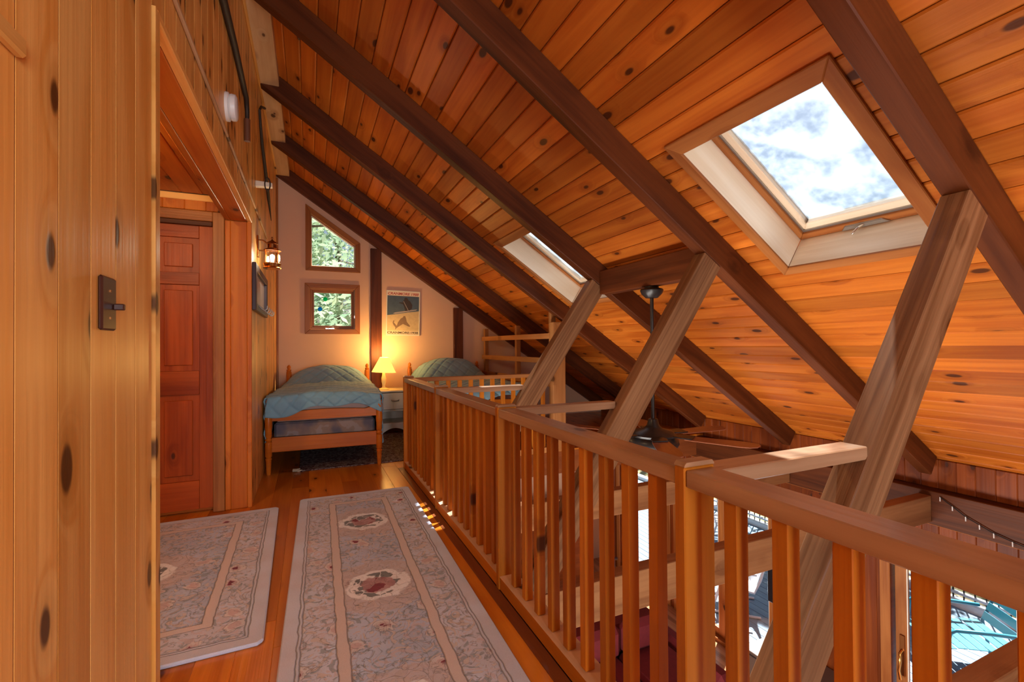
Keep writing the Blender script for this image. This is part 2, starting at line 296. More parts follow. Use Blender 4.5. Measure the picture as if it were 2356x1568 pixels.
def leafmat(name, c1, c2):
    m = bpy.data.materials.new(name); m.use_nodes = True; MATS[name] = m; n = m.node_tree.nodes; L = m.node_tree.links; n.clear()
    tc = n.new('ShaderNodeTexCoord'); nn = n.new('ShaderNodeTexNoise'); nn.inputs['Scale'].default_value = 1.6; L.new(tc.outputs['Object'], nn.inputs['Vector'])
    c = mixc(n, L, smooth(n, L, nn.outputs[0], .35, .65), c1, c2)
    d = n.new('ShaderNodeBsdfDiffuse'); t = n.new('ShaderNodeBsdfTranslucent'); x = n.new('ShaderNodeMixShader'); x.inputs[0].default_value = .5; o = n.new('ShaderNodeOutputMaterial')
    L.new(c, d.inputs[0]); L.new(c, t.inputs[0]); L.new(d.outputs[0], x.inputs[1]); L.new(t.outputs[0], x.inputs[2]); L.new(x.outputs[0], o.inputs[0])
leafmat('leaf_light', (.30, .46, .33), (.50, .62, .44)); leafmat('leaf_dark', (.16, .33, .27), (.34, .50, .42)); leafmat('green_catcher', (.0, .75, .30), (.02, .85, .40)); leafmat('blue_catcher', (.0, .35, .95), (.02, .45, 1))

# ---------------------------------------------------------------- geometry helpers
W = {}
I4 = Matrix.Identity(4)
def place(o, M, parent):
    if parent is not None:
        o.parent = parent; o.matrix_basis = W[parent.name].inverted() @ M
    else: o.matrix_basis = M
    col.objects.link(o); W[o.name] = M.copy(); return o
def tag(o, label=None, cat=None, group=None, kind=None):
    if label: o['label'] = label
    if cat: o['category'] = cat
    if group: o['group'] = group
    if kind: o['kind'] = kind
    return o
def thing(name, label=None, cat=None, loc=(0, 0, 0), rz=0, group=None, kind=None):
    o = bpy.data.objects.new(name, None); o.empty_display_size = .1
    place(o, Matrix.Translation(loc) @ Matrix.Rotation(rz, 4, 'Z'), None); return tag(o, label, cat, group, kind)
def mesh(name, vs, fs, mat, M=I4, parent=None, sm=False):
    me = bpy.data.meshes.new(name); me.from_pydata([tuple(v) for v in vs], [], fs); me.materials.append(MATS[mat])
    if sm: me.shade_smooth()
    me.update(); return place(bpy.data.objects.new(name, me), M, parent)
CACHE = {}
def boxmesh(name, d, bev, mat):
    key = (tuple(round(x, 4) for x in d), bev, mat)
    if key in CACHE: return CACHE[key]
    bm = bmesh.new(); bmesh.ops.create_cube(bm, size=1)
    for v in bm.verts: v.co = Vector((v.co.x*d[0], v.co.y*d[1], v.co.z*d[2]))
    if bev: bmesh.ops.bevel(bm, geom=bm.edges[:], offset=min(bev, min(d)*.45), segments=1, affect='EDGES')
    me = bpy.data.meshes.new(name); bm.to_mesh(me); bm.free(); me.materials.append(MATS[mat]); CACHE[key] = me; return me
def boxM(name, d, M, mat, parent=None, bev=0):
    return place(bpy.data.objects.new(name, boxmesh(name, d, bev, mat)), M, parent)
ROT = {'x': I4,
       'y': Matrix(((0, -1, 0, 0), (1, 0, 0, 0), (0, 0, 1, 0), (0, 0, 0, 1))),
       'z': Matrix(((0, 0, -1, 0), (0, 1, 0, 0), (1, 0, 0, 0), (0, 0, 0, 1))),
       'zx': Matrix(((0, 1, 0, 0), (0, 0, 1, 0), (1, 0, 0, 0), (0, 0, 0, 1)))}
def slab(name, x0, x1, y0, y1, z0, z1, mat, parent=None, g='x', bev=0, base=None):
    d = (x1-x0, y1-y0, z1-z0)
    dl = {'x': d, 'y': (d[1], d[0], d[2]), 'z': (d[2], d[1], d[0]), 'zx': (d[2], d[0], d[1])}[g]
    M = Matrix.Translation(((x0+x1)/2, (y0+y1)/2, (z0+z1)/2)) @ ROT[g]
    if base is not None: M = base @ M
    return boxM(name, dl, M, mat, parent, bev)
def frameM(o, x, z):
    x = Vector(x).normalized(); z = Vector(z); y = z.cross(x).normalized(); z = x.cross(y)
    return Matrix(((x.x, y.x, z.x, o[0]), (x.y, y.y, z.y, o[1]), (x.z, y.z, z.z, o[2]), (0, 0, 0, 1)))
def bar(name, a, b, wd, h, mat, parent=None, up=(0, 0, 1), bev=0, base=None):
    a, b = Vector(a), Vector(b); M = frameM((a+b)/2, b-a, up)
    if base is not None: M = base @ M
    return boxM(name, ((b-a).length, wd, h), M, mat, parent, bev)
def prism(name, polys, h, M, mat, parent=None, bev=0):
    """polys: list of 2D polygons in local xy, extruded local z 0..h, one mesh"""
    bm = bmesh.new()
    for P in polys:
        v0 = [bm.verts.new((x, y, 0)) for x, y in P]; v1 = [bm.verts.new((x, y, h)) for x, y in P]; k = len(P)
        bm.faces.new(v0[::-1]); bm.faces.new(v1)
        for i in range(k): bm.faces.new((v0[i], v0[(i+1) % k], v1[(i+1) % k], v1[i]))
    bmesh.ops.recalc_face_normals(bm, faces=bm.faces[:])
    if bev: bmesh.ops.bevel(bm, geom=bm.edges[:], offset=bev, segments=1, affect='EDGES')
    me = bpy.data.meshes.new(name); bm.to_mesh(me); bm.free(); me.materials.append(MATS[mat])
    return place(bpy.data.objects.new(name, me), M, parent)
def boxes(name, L, mat, parent=None, M=I4):
    vs, fs = [], []
    for x0, x1, y0, y1, z0, z1 in L:
        k = len(vs); vs += [(x, y, z) for z in (z0, z1) for x, y in ((x0, y0), (x1, y0), (x1, y1), (x0, y1))]
        fs += [tuple(k+i for i in f) for f in ((3, 2, 1, 0), (4, 5, 6, 7), (0, 1, 5, 4), (1, 2, 6, 5), (2, 3, 7, 6), (3, 0, 4, 7))]
    return mesh(name, vs, fs, mat, M, parent)
def lathe(name, prof, mat, M=I4, parent=None, seg=24, sm=True):
    vs, fs = [], []
    for r, z in prof:
        for i in range(seg):
            a = 2*math.pi*i/seg; vs.append((r*math.cos(a), r*math.sin(a), z))
    for k in range(len(prof)-1):
        for i in range(seg):
            j = (i+1) % seg; fs.append((k*seg+i, k*seg+j, (k+1)*seg+j, (k+1)*seg+i))
    fs.append(tuple(range(seg))[::-1]); fs.append(tuple((len(prof)-1)*seg+i for i in range(seg)))
    o = mesh(name, vs, fs, mat, M, parent)
    if sm:
        o.data.shade_smooth(); o.data.set_sharp_from_angle(angle=math.radians(40))
    return o
def tube(name, pts, r, mat, M=I4, parent=None, seg=8, rs=None):
    pts = [Vector(p) for p in pts]; vs, fs = [], []
    prev = None
    for k, p in enumerate(pts):
        d = (pts[min(k+1, len(pts)-1)] - pts[max(k-1, 0)]).normalized()
        if prev is None: n = d.orthogonal().normalized()
        else: n = (prev - prev.dot(d)*d).normalized()
        prev = n; b = d.cross(n); rr = rs[k] if rs else r
        for i in range(seg):
            a = 2*math.pi*i/seg; vs.append(p + rr*(math.cos(a)*n + math.sin(a)*b))
    for k in range(len(pts)-1):
        for i in range(seg):
            j = (i+1) % seg; fs.append((k*seg+i, k*seg+j, (k+1)*seg+j, (k+1)*seg+i))
    fs.append(tuple(range(seg))[::-1]); fs.append(tuple((len(pts)-1)*seg+i for i in range(seg)))
    o = mesh(name, vs, fs, mat, M, parent); o.data.shade_smooth(); o.data.set_sharp_from_angle(angle=math.radians(50)); return o
def T(*a): return Matrix.Translation(a)
def ring(name, outer, inner, h, M, mat, parent, bev=.004):
    """mitred frame: one piece for each side"""
    k = len(outer)
    for i in range(k):
        j = (i+1) % k; a, b, c, d = outer[i], outer[j], inner[j], inner[i]
        e = Vector((b[0]-a[0], b[1]-a[1], 0)).normalized(); o2 = Vector((a[0], a[1], 0)); f = Vector((-e.y, e.x, 0))
        P = [((Vector((*q, 0))-o2).dot(e), (Vector((*q, 0))-o2).dot(f)) for q in (a, b, c, d)]
        prism(name, [P], h, M @ frameM(o2, e, (0, 0, 1)), mat, parent, bev)
def splits(y0, y1, cuts, p):
    e = [y0] + [c for c in cuts if y0+.25 < c < y1-.25 and random.random() < p] + [y1]
    return list(zip(e[:-1], e[1:]))

# ---------------------------------------------------------------- roof geometry constants
SL = 2/3; CZ = 3.44                        # ceiling plane z = CZ - SL*X
ca, sa = 1/math.sqrt(1+SL*SL), SL/math.sqrt(1+SL*SL)
NR = Vector((sa, 0, ca))
def rp(X, Y, t=0): return Vector((X + sa*t, Y, CZ - SL*X + ca*t))
BENTS = [-1.55, -.33, .895, 2.125, 3.345, 4.565, 5.785]
WX, YE, XE = -.40, 6.95, 4.84               # left wall face, end wall face, eave wall face
LZ = -2.62                                  # lower floor level
SK = [(1.13, 1.86), (3.63, 4.36)]           # skylight openings in Y
SX0, SX1 = 1.83, 2.66

# ceiling: roof deck with boards, rafters, ridge beam and fan beam as its parts
def hexa(vs, fs, Xa, Xb, Ya, Yb, t0, t1):
    k = len(vs); vs += [rp(X, Y, t) for t in (t0, t1) for X, Y in ((Xa, Ya), (Xb, Ya), (Xb, Yb), (Xa, Yb))]
    fs += [tuple(k+i for i in f) for f in ((3, 2, 1, 0), (4, 5, 6, 7), (0, 1, 5, 4), (1, 2, 6, 5), (2, 3, 7, 6), (3, 0, 4, 7))]
vs, fs = [], []
ys = [-2.75, SK[0][0]-.02, SK[0][1]+.02, SK[1][0]-.02, SK[1][1]+.02, 7.1]
HX0, HX1 = SX0-.022, SX1+.022
for xa, xb in ((-.45, HX0), (HX0, HX1), (HX1, 5.15)):
    for k in range(5):
        if xa == HX0 and k in (1, 3): continue
        hexa(vs, fs, xa, xb, ys[k], ys[k+1], .021, .24)
ceiling = mesh('ceiling', vs, fs, 'pine_ceiling'); tag(ceiling, kind='structure')
pw = .1153
for k in range(-9, 37):
    xa = .633 + pw*k; xb = min(xa + pw, XE)
    if xa < -.40: xa = -.40
    segs = [(-2.7, YE)]
    if xb > HX0 and xa < HX1: segs = [(-2.7, ys[1]), (ys[2], ys[3]), (ys[4], YE)]
    for s0, s1 in segs:
        for y0, y1 in splits(s0, s1, BENTS, .45):
            M = frameM(rp((xa+xb)/2, (y0+y1)/2, .010), (0, 1, 0), NR)
            boxM('board', (y1-y0, (xb-xa)/ca-.004, .02), M, 'pine_ceiling', ceiling, .0075)
RD = .166
for y in BENTS + [6.908]:
    a, b = rp(-.38, y, -RD/2), rp(4.80, y, -RD/2)
    bar('rafter', a, b, .09 if y < 6 else .084, RD, 'beam_dark', ceiling, up=NR, bev=.005)
slab('ridge_beam', -.56, -.235, -2.7, YE-.09, 3.499, 3.60, 'beam_ridge', ceiling, 'y', .004)
slab('fan_beam', 2.285, 2.385, 2.171, 3.299, 1.63, 1.83, 'beam_dark', ceiling, 'y', .005)

# skylights
def skylight(name, y0, y1):
    r = thing(name, kind='structure', loc=rp(2.245, (y0+y1)/2, 0)); yc = (y0+y1)/2
    # local frame: x = down the slope, y = along Y, z = room side normal (downwards)
    Mf = frameM(rp(0, 0, 0), (ca, 0, -sa), NR)          # x down slope, z outward normal, y = z cross x
    def P(X, Y): return (X/ca, Y)
    sgn = 1
    O = [P(SX0-.073, y0-.072), P(SX1+.05, y0-.072), P(SX1+.05, y1+.06), P(SX0-.073, y1+.06)]
    N = [P(SX0, y0), P(SX1, y0), P(SX1, y1), P(SX0, y1)]
    ring('casing', O, N, .018, Mf @ T(0, 0, -.018), 'casing_wood', r, .004)
    # shaft liners
    for q, (xa, xb, ya, yb) in enumerate(((SX0-.018, SX0, y0, y1), (SX1, SX1+.018, y0, y1), (SX0, SX1, y0-.018, y0), (SX0, SX1, y1, y1+.018))):
        d = ((xb-xa)/ca, yb-ya, .24)
        c = Vector((((xa+xb)/2)/ca, (ya+yb)/2, .118))
        if q < 2: boxM('shaft_liner', (d[1], .018, .24), Mf @ T(*c) @ ROT['y'], 'liner_wood', r, .001)
        else: boxM('shaft_liner', (d[0], .018, .24), Mf @ T(*c), 'liner_wood', r, .001)
    # inner stop, frame and sash
    a = .035; b = .085
    S0 = N; S1 = [P(SX0+a, y0+a), P(SX1-a, y0+a), P(SX1-a, y1-a), P(SX0+a, y1-a)]; S2 = [P(SX0+b, y0+b), P(SX1-b, y0+b), P(SX1-b, y1-b), P(SX0+b, y1-b)]
    ring('frame', S0, S1, .05, Mf @ T(0, 0, .20), 'casing_wood', r, .003)
    ring('weatherstrip', S1, [P(SX0+a+.012, y0+a+.012), P(SX1-a-.012, y0+a+.012), P(SX1-a-.012, y1-a-.012), P(SX0+a+.012, y1-a-.012)], .012, Mf @ T(0, 0, .216), 'grey_metal', r, .001)
    ring('sash', S1, S2, .045, Mf @ T(0, 0, .225), 'liner_wood', r, .004)
    prism('pane', [[P(SX0+b-.01, y0+b-.01), P(SX1-b+.01, y0+b-.01), P(SX1-b+.01, y1-b+.01), P(SX0+b-.01, y1-b+.01)]], .006, Mf @ T(0, 0, .25), 'frost_glass', r)
    # latch on the lower edge
    lt = prism('latch_plate', [[P(SX1-.03, yc-.09), P(SX1-.005, yc-.12), P(SX1-.005, yc+.12), P(SX1-.03, yc+.09)]], .012, Mf @ T(0, 0, .19), 'grey_metal', r, .003)
    tube('latch_handle', [(P(SX1-.02, 0)[0], yc, .19), (P(SX1-.03, 0)[0], yc+.012, .165), (P(SX1-.015, 0)[0], yc+.045, .145)], .006, 'chrome', Mf, lt)
    return r
skylight('window_3', *SK[0]); skylight('window_4', *SK[1])

# ---------------------------------------------------------------- left wall
wall_left = boxes('wall_left', [(-.567, -.421, -2.75, 1.60, 0, 3.51), (-.567, -.421, 1.60, 3.951, 2.162, 3.51), (-.567, -.421, 3.976, 7.1, 0, 3.51)], 'pine_hall'); tag(wall_left, kind='structure')
for k in range(-29, 46):
    y0 = 1.052 + .13*k; y1 = y0 + .13
    if y1 < -2.7 or y0 > YE: continue
    y0 = max(y0, -2.7); y1 = min(y1, YE)
    for a, b, z0, z1 in ((-2.7, 1.572, .0, 3.51), (1.572, 3.952, 2.162, 3.51), (3.952, 6.95, 0, 3.51)):
        p, q = max(a, y0), min(b, y1)
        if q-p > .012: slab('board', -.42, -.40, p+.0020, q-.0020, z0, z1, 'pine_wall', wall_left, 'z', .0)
for y0, y1, z0 in ((-2.7, 1.572, 0), (1.572, 3.952, 2.162), (3.976, 6.95, 0)): slab('groove_shade_layer', -.4195, -.4008, y0, y1, z0, 3.509, 'groove_shade', wall_left, 'z')  # dark sheet just behind the board faces, paints shade into the grooves
slab('corner_trim', -.43, -.392, 1.577, 1.618, 0, 2.162, 'pine_wall', wall_left, 'z', .0)
slab('corner_trim', -.424, -.394, 3.952, 3.975, 0, 2.14, 'pine_hall', wall_left, 'z', .003)
slab('corner_trim', -.424, -.392, 1.6, 3.97, 2.142, 2.168, 'pine_wall', wall_left, 'y', .003)
slab('soffit_board', -.53, -.425, 1.6, 3.945, 2.142, 2.161, 'pine_hall', wall_left, 'y', .003)
slab('soffit_board', -.567, -.531, 1.6, 3.945, 2.142, 2.161, 'pine_hall', wall_left, 'y', .003)
slab('top_trim', -.40, -.378, -2.7, YE-.1, 3.495, 3.513, 'pine_wall', wall_left, 'y', .004)
slab('end_trim', -.40, -.375, 6.905, 6.948, 0, 3.48, 'casing_wood', wall_left, 'z', .004)
slab('moulding', -.3995, -.384, .2, .918, 1.632, 1.662, 'pine_wall', wall_left, 'y', .004)

# hall vestibule behind the opening
wall_hall = boxes('wall_hall', [(-2.05, -1.45, 3.972, 4.10, 0, 2.31), (-1.45, -.642, 3.972, 4.10, 2.125, 2.31), (-.642, -.43, 3.972, 4.10, 0, 2.31), (-1.45, -.642, 4.03, 4.10, 0, 2.125)], 'pine_hall'); tag(wall_hall, kind='structure')  # last box is an unseen backing added to block light under the door
for x0, x1 in ((-.567, -.531), (-.531, -.424)): slab('board', x0, x1, 3.952, 3.972, 0, 2.141, 'pine_hall', wall_hall, 'zx', .004)
for k in range(9):
    x0 = -.685 - .13*k; slab('board', x0, x0+.13, 3.955, 3.972, 2.195, 2.27, 'pine_hall', wall_hall, 'zx', .004)
slab('trim_strip', -1.9, -.57, 3.946, 3.972, 2.262, 2.308, 'pine_wall', wall_hall, 'x', .004)
tag(boxes('wall_hall_side', [(-2.1, -2.0, .9, 4.1, 0, 2.31), (-2.1, -.567, .9, 1.0, 0, 2.31)], 'pine_hall'), kind='structure')
ch = boxes('ceiling_hall', [(-2.1, -.567, .9, 4.1, 2.331, 2.45)], 'pine_hall'); tag(ch, kind='structure')
for k in range(11):
    x0 = -2.0 + .13*k; slab('board', x0, x0+.13, 1.0, 3.945, 2.311, 2.331, 'pine_hall', ch, 'y', .005)
# six panel door in the hall
d = thing('door_1', kind='structure', loc=(-1.04, 3.99, 0)); D0, D1 = -1.425, -.645
slab('casing', -.642, -.569, 3.944, 3.971, 0, 2.19, 'casing_wood', d, 'zx', .004); slab('casing', -1.5, -.643, 3.944, 3.971, 2.119, 2.19, 'casing_wood', d, 'x', .004)
slab('casing', -1.5, -1.43, 3.944, 3.971, 0, 2.118, 'casing_wood', d, 'zx', .004)
slab('head_stop', -1.42, -.646, 3.95, 3.975, 2.085, 2.117, 'beam_dark', d, 'x', .003)
for x0, x1 in ((D0, D0+.085), (-1.085, -.985), (D1-.085, D1)): slab('stile', x0, x1, 3.975, 4.012, .03, 2.085, 'door_wood', d, 'zx', .002)
zz = [(.03, .235), (.86, 1.03), (1.655, 1.742), (1.995, 2.085)]
for z0, z1 in zz:
    for x0, x1 in ((D0+.086, -1.086), (-.984, D1-.086)): slab('rail', x0, x1, 3.976, 4.010, z0, z1, 'door_wood', d, 'x', .002)
for z0, z1 in ((.236, .859), (1.031, 1.654), (1.743, 1.994)):
    for x0, x1 in ((D0+.086, -1.086), (-.984, D1-.086)):
        p = slab('panel', x0, x1, 3.992, 4.004, z0, z1, 'door_wood', d, 'zx')
        slab('raised_field', x0+.04, x1-.04, 3.982, 3.992, z0+.04, z1-.04, 'door_wood', p, 'zx', .006)

# ---------------------------------------------------------------- loft floor
floor = boxes('floor', [(-2.05, .85, -2.75, 7.1, -.27, -.021), (.85, 4.9, 4.60, 7.1, -.27, -.021)], 'floor_dark'); tag(floor, kind='structure')
xe = [.796 - .133*k for k in range(22)]
for k in range(21):
    off = random.uniform(0, 2)
    cuts = [-2.7 + off + q*random.uniform(2.2, 3.2) for q in range(5)]
    for y0, y1 in splits(-2.7, YE, sorted(cuts), .9):
        slab('plank', xe[k+1], xe[k], y0, y1, -.02, 0, 'floor_wood', floor, 'y', .0018)
slab('border_plank', .796, .851, -2.7, 4.595, -.02, .001, 'floor_dark', floor, 'y', .002)
for k in range(30):
    x0 = .796 + .135*k; x1 = min(x0+.135, XE)
    if x1-x0 > .03: slab('plank', x0, x1, 4.60 if x0 > .8 else 4.596, YE, -.02, 0, 'floor_wood', floor, 'y', .0018)
slab('edge_fascia', .83, .925, -2.7, 4.58, -.29, -.022, 'beam_dark', floor, 'y', .004)
# lower floor, walls of the lower room
fl = boxes('floor_lower', [(-2.6, 4.95, -2.75, 7.1, LZ-.2, LZ-.021)], 'lower_floor_wood'); tag(fl, kind='structure')
for k in range(56):
    x0 = 1.0 + .0698*k; slab('plank', x0, min(x0+.0698, XE), 1.2, YE, LZ-.02, LZ, 'lower_floor_wood', fl, 'y', .0015)
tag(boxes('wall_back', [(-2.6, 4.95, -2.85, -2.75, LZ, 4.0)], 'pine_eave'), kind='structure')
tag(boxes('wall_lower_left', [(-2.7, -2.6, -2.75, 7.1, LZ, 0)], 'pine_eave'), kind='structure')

# ---------------------------------------------------------------- end (gable) wall with two windows
def zc(x): return CZ - SL*x
tx0, tx1, tb = .015, .625, 2.305
tt = lambda x: 3.205 - .7*(x+.038) - .075   # top of the trapezoid opening
polys = [[(-.40, LZ), (tx0, LZ), (tx0, zc(tx0)), (-.40, zc(-.40))],
         [(tx0, LZ), (tx1, LZ), (tx1, 1.43), (tx0, 1.43)],
         [(tx0, 2.025), (tx1, 2.025), (tx1, tb), (tx0, tb)],
         [(tx0, tt(tx0)), (tx1, tt(tx1)), (tx1, zc(tx1)), (tx0, zc(tx0))],
         [(tx1, LZ), (XE, LZ), (XE, zc(XE)), (tx1, zc(tx1))]]
MXZ = frameM((0, YE, 0), (1, 0, 0), (0, -1, 0))          # local x = X, local y = Z, local z = -Y
we = prism('wall_end', polys, .14, MXZ @ T(0, 0, -.14), 'plaster'); tag(we, kind='structure')
slab('post', .822, .975, 6.90, 6.949, 0, 2.62, 'beam_dark', we, 'zx', .004)
slab('post', 2.065, 2.215, 6.90, 6.949, 0, 1.79, 'beam_dark', we, 'zx', .004)
slab('baseboard', .98, 2.06, 6.93, 6.949, 0, .09, 'beam_dark', we, 'x', .003)
def gable_window(name, outer, inner, glass, sashmat, handle):
    r = thing(name, kind='structure', loc=((outer[0][0]+outer[1][0])/2, YE, outer[0][1]))
    ring('casing', outer, inner, .022, MXZ, 'window_oak', r, .004)
    n2 = [((a[0]*.55+b[0]*.45), (a[1]*.55+b[1]*.45)) for a, b in zip(inner, glass)]
    ring('frame', inner, n2, .09, MXZ @ T(0, 0, -.09), 'window_oak', r, .002)
    ring('sash', n2, glass, .03, MXZ @ T(0, 0, -.05), sashmat, r, .003)
    prism('pane', [glass], .004, MXZ @ T(0, 0, -.036), 'glass', r)
    if handle:
        lk = slab('sill_lock', .21, .33, 6.925, 6.945, 1.44, 1.462, 'chrome', r, 'x', .004)
        tube('crank', [(.24, 6.925, 1.455), (.27, 6.90, 1.470), (.32, 6.905, 1.475)], .007, 'chrome', parent=lk)
        slab('side_latch', .592, .605, 6.93, 6.945, 1.60, 1.64, 'chrome', r, 'z', .002)
    return r
gable_window('window_1', [(-.04, 2.255), (.682, 2.255), (.682, 2.686), (-.04, 3.178)], [(.03, 2.322), (.612, 2.322), (.612, 2.648), (.03, 3.045)],
             [(.042, 2.335), (.598, 2.335), (.598, 2.622), (.042, 3.008)], 'white_paint', False)
gable_window('window_2', [(-.052, 1.375), (.674, 1.375), (.674, 2.082), (-.052, 2.082)], [(.02, 1.445), (.602, 1.445), (.602, 2.012), (.02, 2.012)],
             [(.067, 1.493), (.557, 1.493), (.557, 1.955), (.067, 1.955)], 'window_oak', True)
tag(lathe('suncatcher', [(.0, 0), (.026, 0), (.03, .003), (.026, .006), (0, .006)], 'green_catcher', T(.212, 6.978, 1.867) @ Matrix.Rotation(math.pi/2, 4, 'X')), 'round green suncatcher stuck on the lower gable window pane', 'suncatcher')
tag(lathe('suncatcher', [(.0, 0), (.026, 0), (.03, .003), (.026, .006), (0, .006)], 'blue_catcher', T(.144, 6.978, 1.725) @ Matrix.Rotation(math.pi/2, 4, 'X')), 'round blue suncatcher stuck on the lower gable window pane', 'suncatcher')

# ---------------------------------------------------------------- eave wall with sliding doors
OP = [(1.50, 2.45), (3.60, 5.08), (5.30, 6.42)]; DT, DB = -.52, LZ
bl = [(XE+.001, XE+.16, -2.75, OP[0][0], LZ, .22)]
for i, (a, b) in enumerate(OP):
    bl.append((XE+.001, XE+.16, a, b, DT, .22)); nx = OP[i+1][0] if i < 2 else 7.1; bl.append((XE+.001, XE+.16, b, nx, LZ, .22))
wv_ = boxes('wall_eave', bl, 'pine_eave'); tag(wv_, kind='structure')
k = 0; y = .2
while y < YE:
    y1 = min(y+.118, YE); slab('board', XE-.018, XE, y, y1, -.03, .215, 'pine_eave', wv_, 'z', .005)
    segs = [(y, y1)]
    for a, b in OP:
        segs = [s for p, q in segs for s in ((p, min(q, a)), (max(p, b), q)) if s[1]-s[0] > .01]
    for p, q in segs: slab('board', XE-.018, XE, p, q, LZ, -.32, 'pine_eave', wv_, 'z', .005)
    for a, b in OP:
        p, q = max(a, y), min(b, y1)
        if q-p > .01: slab('board', XE-.018, XE, p, q, DT, -.32, 'pine_eave', wv_, 'z', .005)
    y = y1
slab('plate_beam', 4.70, XE-.019, -2.7, YE, -.305, -.03, 'beam_dark', wv_, 'y', .005)
slab('plate_trim', 4.785, XE-.019, .2, YE, -.335, -.307, 'casing_wood', wv_, 'y', .004)
def sliding_door(name, a, b, split):
    r = thing(name, kind='structure', loc=(XE, (a+b)/2, LZ)); m = 'casing_wood'
    slab('casing', XE-.035, XE-.019, a-.075, a+.005, LZ, DT+.07, m, r, 'z', .003); slab('casing', XE-.035, XE-.019, b-.005, b+.075, LZ, DT+.07, m, r, 'z', .003)
    slab('casing', XE-.035, XE-.019, a+.006, b-.006, DT-.005, DT+.07, m, r, 'y', .003); slab('sill', XE-.06, XE+.15, a, b, LZ+.001, LZ+.045, m, r, 'y', .003)
    for p, q, x in split:
        for y0 in (p, q-.09): slab('stile', x, x+.04, y0, y0+.09, LZ+.046, DT, m, r, 'z', .003)
        slab('bottom_rail', x, x+.04, p+.091, q-.091, LZ+.046, LZ+.14, m, r, 'y', .003); slab('top_rail', x, x+.04, p+.091, q-.091, DT-.09, DT, m, r, 'y', .003)
        slab('pane', x+.017, x+.023, p+.09, q-.09, LZ+.14, DT-.09, 'glass', r, 'z')
        ring('gasket', [(p+.088, LZ+.138), (q-.088, LZ+.138), (q-.088, DT-.088), (p+.088, DT-.088)], [(p+.096, LZ+.146), (q-.096, LZ+.146), (q-.096, DT-.096), (p+.096, DT-.096)], .006,
             frameM((x, 0, 0), (0, 1, 0), (1, 0, 0)), 'white_paint', r, .001)
    return r
d2 = sliding_door('door_2', *OP[0], [(1.55, 2.43, XE+.02)])
hp = slab('handle_plate', XE+.006, XE+.02, 2.355, 2.395, -1.78, -1.42, 'dark_brass', d2, 'z', .004)
tube('handle', [(XE+.008, 2.375, -1.55), (XE-.03, 2.375, -1.57), (XE-.045, 2.368, -1.64), (XE-.04, 2.38, -1.72), (XE-.03, 2.372, -1.80)], .011, 'brass', parent=hp)
sliding_door('door_3', *OP[1], [(3.62, 4.33, XE+.05), (4.30, 5.06, XE+.005)])
sliding_door('door_4', *OP[2], [(5.32, 6.40, XE+.03)])

# ---------------------------------------------------------------- loft railing
rl = thing('railing', 'long orange pine loft railing with square balusters and flat top rail', 'railing', (.895, 2.1, 0))
PY = [4.56, 3.335, 2.113, .886, -.33, -1.55]
RX0, RX1, RZ0, RZ1 = .851, .941, .845, .887
for i, y in enumerate(PY):
    slab('post', .847, .948, y-.0175, y+.0175, .001, .893, 'rail_wood', rl, 'z', .003)
    prism('post_cap', [[(-.05, 0), (.05, 0), (.05, .004), (.043, .012), (-.043, .012), (-.05, .004)]], .037, frameM((.8975, y+.0185, .8935), (1, 0, 0), (0, -1, 0)), 'rail_cap_wood', rl, .001)
for i in range(len(PY)-1):
    y1, y0 = PY[i]-.018, PY[i+1]+.018
    slab('top_rail', RX0, RX1, y0, y1, RZ0, RZ1, 'rail_cap_wood', rl, 'y', .003)
    slab('shoe_rail', RX0+.002, RX1, y0, y1, .001, .063, 'rail_wood', rl, 'y', .002)
    slab('shoe_cap', RX0, RX1+.002, y0, y1, .0635, .067, 'shoe_wood', rl, 'y', .001)
    for q in range(9):
        yc = y0 + (y1-y0)*(q+.92)/9.85
        slab('baluster', .872, .909, yc-.018, yc+.018, .0675, RZ0-.0005, 'rail_wood', rl, 'z', .002)
for i in (1, 2, 3):
    y = PY[i]; slab('side_arm', .942, 1.578, y+.019 if i < 3 else y-.03, y+.019+.072 if i < 3 else y+.05, .838, .879, 'rail_cap_wood', rl, 'x', .003)
br = thing('bed_railing', 'short pine guard railing with thin balusters in front of the second bed', 'railing', (1.72, 4.56, 0))
slab('top_rail', .95, 2.505, 4.535, 4.59, .845, .884, 'guard_wood', br, 'x', .003)
slab('shoe_rail', .95, 2.505, 4.535, 4.59, .001, .06, 'guard_wood', br, 'x', .003)
for q in range(12):
    x = 1.06 + .121*q; slab('baluster', x-.02, x+.02, 4.545, 4.58, .061, .8445, 'rail_wood', br, 'z', .002)

# ---------------------------------------------------------------- timber frame
def brace(y0, y1, label):
    u = Vector((1, 0, 1.42)).normalized(); o2 = Vector((.985, 0, .01)); nrm = Vector((u.z, 0, -u.x))
    def loc(X, Z): d = Vector((X, 0, Z))-o2; return (d.dot(u), d.dot(nrm))
    L_ = lambda z: 1.595 + (z-.878)/1.42; R_ = lambda z: L_(z)+.19
    zb = -.066
    P = [loc(L_(zb), zb), loc(R_(zb), zb), loc(2.345, 1.674), loc(2.216, 1.760)]
    M = frameM((o2.x, y0, o2.z), u, u.cross(nrm))
    th = y1-y0
    M = M if u.cross(nrm).y > 0 else frameM((o2.x, y1, o2.z), u, u.cross(nrm))
    return tag(prism('timber_brace', [P], th, M, 'brace_wood', None, .004), label, 'timber', 'leaning timber braces')
brace(.85, .94, 'leaning square timber brace holding the rafter beside the large skylight')
brace(2.08, 2.17, 'leaning square timber brace with knots beside the ceiling fan')
brace(3.30, 3.39, 'leaning timber brace under the small skylight in front of the guard railing')
